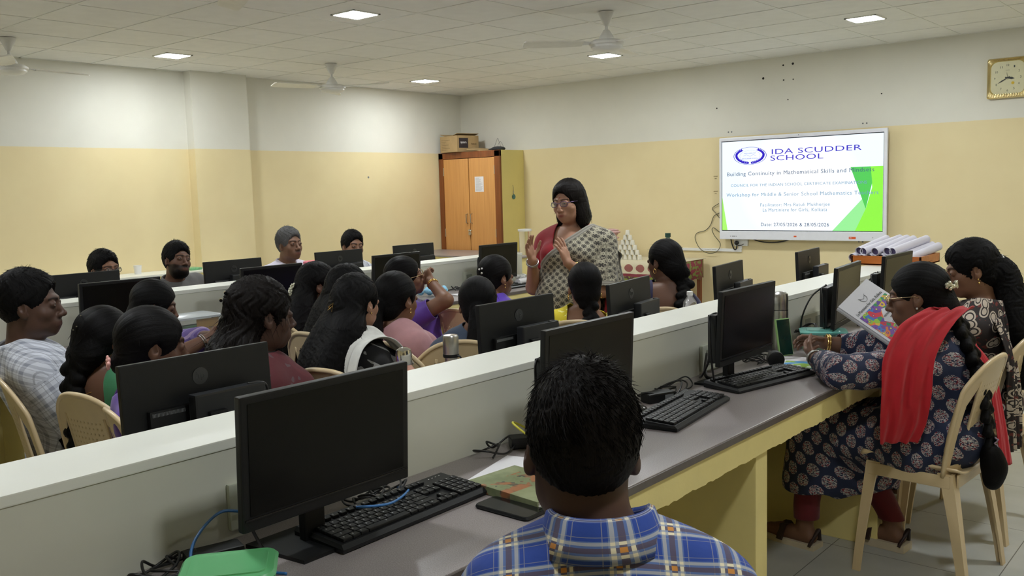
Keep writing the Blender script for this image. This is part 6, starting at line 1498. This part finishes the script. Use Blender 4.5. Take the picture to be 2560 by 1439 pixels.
p = simple_woman('woman with clasped hands beside the clear storage box, profile to the right', (-3.86, 2.12), -30, (-3.86, 2.05, 1.118), -32, SK_D, PURG, 'low', hs=.92, hpitch=-14,
                 arms={'L': (V3(-3.84, 2.26, .82), V3(-3.66, 2.20, .855)), 'R': (V3(-3.64, 2.02, .80), V3(-3.62, 2.14, .85))}, hands={'L': dict(d=(.5, -.3, .1), n=(0, .5, -.6), curl=.8), 'R': dict(d=(.4, .4, .0), n=(-.6, .3, 0), curl=.9)}); p.bangle(1, .9, .030, METAL, n=2)
p = simple_woman('woman with a pink flower clip and smooth hair bending right, near the rear-view monitor', (-2.68, 1.50), -38, (-2.745, 1.443, 1.137), -22, SK_D, PURP, 'low', hs=1.0, hpitch=-8, cname='blouse'); p.earrings('hoop', METAL)
b = MB()
for k in range(5): a = k*2*PI/5; b.sphere(tuple(p.hp(.020+.012*math.cos(a), -.130, -.058+.012*math.sin(a))), (.009, .006, .009), 8, 6)
for k in range(4): b.sphere(tuple(p.hp(-.008+.008*math.cos(k*1.6), -.132, -.052+.009*math.sin(k*1.6))), (.007, .005, .007), 8, 6)
b.obj('flower_clip', PINKF, p.hairo, smooth='all')
p = simple_woman('woman in green saree with purple border and a thick plait, back to the camera', (-3.10, 1.60), 12, (-3.205, 1.51, 1.103), 4, SK_D, GREEN, 'plait', back=(.11, .17), cname='blouse', hs=.97, uvmode='back', bx=-.05); p.earrings('drop'); p.necklace(r=.068, drop=.04)
t_ = lambda x, y, z: p.t(x, y, p.L+z)
p.sheet('purple_border', [(t_(.17, -.03, -.06), V3(.3, 0, 1)), (t_(.13, -.10, -.09), V3(.5, 0, 1)), (t_(.08, -.125, -.16), V3(.6, 0, 1)), (t_(.05, -.13, -.22), V3(.6, 0, 1))], [.03, .035, .035, .03], PURB, pleats=1, amp=.001)
b = MB()
for q in ((.0, -.095, .095), (.012, -.118, .058), (.0, -.124, .045)): b.tube([tuple(p.hp(*q)), tuple(p.hp(q[0]+.014, q[1]-.01, q[2]+.002))], .0022, 5)
b.obj('hair_pins', METAL, p.hairo)

# ---------------------------------------------------------------- men
def man(lbl, hip, yaw, head, hyaw, skin, mat, hairm=None, beard=0, glasses=None, collar=True, **k):
    hk = dict(cap=k.pop('cap', .011), top=k.pop('top', .010), low=k.pop('low', (.5, -.030)), face=k.pop('face', (0, .114, -.020, .074, .074, .100)))
    p = Person(lbl, hip, yaw, head, hyaw, k.pop('hpitch', 0), k.pop('hroll', 0), sex='m', skin=skin, beard=beard, group=GRP_W, **k)
    p.shirt(mat, sleeve=.9, infl=.015, res=.010, uvmode='back', wrinkle=.0035, neck=.074)
    if collar: p.collar(mat, r=.066)
    p.lower(TROU)
    h = p.hair('short', res=.0048, wave=.0022, mat=hairm or HAIR, seed=len(lbl), **hk)
    p.tufts(h, 2200, zmin=-.03, ln=(.16, .04, .004, .016), w=.0010, mat=hairm or HAIR, seed=len(lbl))
    if beard:
        B = [E(p.hp(0, .030, -.082), (.056, .060, .044), p.R, .02)]; F = Field(p.c-V3(.16, .16, .2), p.c+V3(.16, .16, .1), .005); F.put(B)
        F.put([E(p.hp(0, .085, -.045), (.030, .03, .030), p.R, .01, op='s'), E(p.hp(0, .098, -.0655), (.020, .03, .006), p.R, .003, op='s')])
        n = p.R @ V3(0, -.35, 1.0); n /= np.linalg.norm(n); F.put([dict(t='h', n=n, d=float(n @ p.hp(0, .05, -.052)), op='s', k=.004)])
        n = p.R @ V3(0, -1, 0); F.put([dict(t='h', n=n, d=float(n @ p.hp(0, -.012, 0)), op='s', k=.004)])
        V, Q = F.mesh(); V = relax(V, Q, 1)
        if len(V): npmesh('beard', V, Q, HAIRB, p.root, uvs={'strand': np.stack([V[:, 0]*20, V[:, 2]*3], 1)})
    if glasses: p.glasses(glasses)
    return p
man('man in white checked shirt at the left edge, looking right', (-3.56, 1.53), -14, (-3.577, 1.41, 1.238), -38, SK_DD, CHECK, hs=1.06, fat=1.15, chub=.006, top=.012, hres=.003, low=(.6, -.025))
man('man in dark shirt and glasses, mostly hidden behind the leftmost far monitor', (-5.76, 2.70), -90, (-5.60, 2.66, 1.185), -84, SK_M, TROU, glasses=BLK, hs=1.0, hpitch=2)
man('bearded man in grey shirt leaning back and looking up to the right', (-5.74, 3.22), -80, (-5.595, 3.148, 1.206), -88, SK_D, GREYS, beard=.9, sw=.20, hs=.99, hpitch=8, hroll=-8, fat=1.1, hres=.003, top=.014)
man('grey-haired man in white shirt with a moustache, looking right', (-5.76, 4.10), -85, (-5.649, 4.087, 1.254), -90, (.19, .10, .062), WHITES, hairm=HAIRG, sw=.20, hs=1.02, hpitch=4, fat=1.1, hres=.003, top=.012)
man('young man with a thin moustache peering over the monitor left of the cupboard', (-5.76, 4.72), -95, (-5.649, 4.687, 1.20), -104, SK_M, CHECK, hs=1.0, hpitch=0, hroll=-4, hres=.003, top=.012)
# ---------------------------------------------------------------- the open book held by the reader
def held_book():
    Lc, T, B = Vector((-1.343, 3.57, .973)), Vector((-1.283, 3.728, 1.079)), Vector((-1.201, 3.580, .885))
    e1 = (T-Lc); w = .19; e1.normalize(); e2 = (B-Lc); e2 = (e2-e1*e2.dot(e1)).normalized(); n = e1.cross(e2).normalized(); h = .26
    t = thing('open_book', 'open book with colourful geometric cover, held up in front of the reader', 'book', tuple(Lc))
    Mx = Matrix((e1, -e2, n)).transposed() if n.dot(Vector((0, 0, CZ))-Lc) > 0 else Matrix((e1, -e2, -n)).transposed()
    if n.dot(Vector((0, 0, CZ))-Lc) < 0: n = -n
    Mx = Matrix((e1, n.cross(e1)*(1 if (n.cross(e1)).dot(-e2) > 0 else -1), n)).transposed()
    q = Matrix((e1, -e2, n)).transposed(); t.rotation_euler = (q if q.determinant() > 0 else Mx).to_euler()
    # local: x along the top edge, y up the page (0 at top edge, -h at the foot), z towards the viewer
    MB().bb(0, w, -h, 0, -.004, -.0008, .0008).obj('cover', M('book_white', srgb(206, 206, 210), .4, noise=.02), t)
    MB().bb(.002, w-.006, -h+.004, -.004, -.012, -.004).obj('pages', PAPER, t)
    R = Matrix.Rotation(-.5, 3, 'Y')
    b = MB(); b.box((-.0, -h/2, -.014), (.012, h, .014), None, .003); b.obj('spine', bpy.data.materials['book_white'], t)
    b = MB(); b.box((.08, -h/2, -.045), (.17, h, .003), Matrix.Rotation(.35, 3, 'Y'), .001); b.obj('rear_pages', PAPER, t)
    def m_art():
        m = M('flower_mosaic', rough=.35); x, y, z = m.xyz(); nt = m.nt; v = nt.nodes.new('ShaderNodeTexVoronoi'); v.inputs['Scale'].default_value = 55; nt.links.new(m.tc(), v.inputs['Vector'])
        r = nt.nodes.new('ShaderNodeValToRGB'); r.color_ramp.interpolation = 'CONSTANT'; s = nt.nodes.new('ShaderNodeSeparateColor'); nt.links.new(v.outputs['Color'], s.inputs[0]); nt.links.new(s.outputs[0], r.inputs[0])
        cols = [(120, 70, 160), (205, 40, 60), (60, 120, 190), (150, 190, 50), (226, 120, 50), (40, 140, 90), (90, 60, 150), (220, 180, 50)]
        for k, c in enumerate(cols):
            e = r.color_ramp.elements[k] if k < 2 else r.color_ramp.elements.new(k/8); e.position = k/8; e.color = srgb(*c)
        d = S(nt, v.outputs['Distance']); cen = mixc(nt, d < .22, r.outputs[0], srgb(214, 206, 70)); m.color(mixc(nt, d.band(.30, .045), cen, srgb(96, 50, 140))); return m
    MB().bb(.012, w-.010, -h+.015, -.092, -.0008, .0002).obj('cover_picture', m_art(), t)
    P = []
    for k in range(5): a = PI/2+k*2*PI/5+.2; P.append((.115+.048*math.cos(a), -.172+.048*math.sin(a)))
    MB().prism(P, .0002, .0006).obj('title_panel', bpy.data.materials['book_white'], t)
    DKI = bpy.data.materials['dial_ink']
    class _W: m = DKI
    for k, (s, w_) in enumerate((('MATHEMATICS', .062), ('ART AND', .034), ('CREATIVITY', .056))): text('title', s, _W, w_, t, (.115, -.155-.018*k, .0009), (0, 0, 0), .008)
    text('school_name', 'La Martiniere for Girls, Kolkata', _W, .160, t, (.095, -.078, .0004), (0, 0, 0), .014)
    b = MB(); b.tube([(.10+.016*math.cos(a), -.045+.018*math.sin(a), .0003) for a in np.linspace(PI*.9, PI*2.1, 12)], .0012, 4); b.tube([(.080, -.036, .0003), (.10, -.05, .0003), (.12, -.036, .0003)], .001, 4); b.obj('crest', GREY_P, t)
held_book()
o = MB().bb(-.10, .10, -.13, .13, 0, .0006).obj('loose_sheet', PAPER, loc=(-1.27, 3.82, .7512), rot=(0, 0, .5)); tag(o, 'white sheet lying under the open book on the desk', 'paper')
# ---------------------------------------------------------------- chairs
for bx, by, yw, lb in [(-3.517, 1.258, -14, 'beige plastic chair at the far left, under the man in white checks'), (-3.03, 1.31, 8, 'beige plastic chair with the woven back in full view at the left'),
        (-2.70, 1.26, -14, 'beige plastic chair just peeking out left of the rear-view monitor'), (-2.80, 1.64, -20, 'beige plastic chair under the woman in the maroon shawl'), (-2.66, 2.03, 12, 'beige plastic chair behind the nearest monitor top edge'),
        (-2.93, 2.56, 2, 'beige plastic chair under the woman in dusty pink'), (-3.45, 2.55, 0, 'beige plastic chair under the woman in magenta'), (-3.87, 2.70, -6, 'beige plastic chair under the woman with jasmine'),
        (-3.60, 3.20, -20, 'beige plastic chair under the woman in purple'), (-3.40, 3.50, 5, 'beige plastic chair under the woman in violet'), (-2.65, 2.76, 40, 'beige plastic chair under the low-ponytail woman'),
        (-2.58, 3.47, 45, 'beige plastic chair under the woman in yellow'), (-2.46, 4.07, 48, 'beige plastic chair under the woman in the navy top'), (-3.98, 1.86, -30, 'beige plastic chair under the woman with clasped hands')]:
    a = math.radians(yw); chair(bx-.24*math.sin(a), by+.24*math.cos(a), a, lb)
chair(-.99, 3.55, math.radians(86), 'beige plastic chair under the woman with the red dupatta')
chair(-.985, 4.15, math.radians(84), 'beige plastic chair under the reader, behind the nearer right-hand chair')
chair(-.80, 1.10, math.radians(38), 'beige plastic chair under the man in blue plaid')
for y, s in ((2.70, 'the man wearing glasses'), (3.22, 'the bearded man'), (4.10, 'the grey-haired man'), (4.72, 'the far young man')): chair(-5.77, y, math.radians(-90), 'beige plastic chair under '+s)
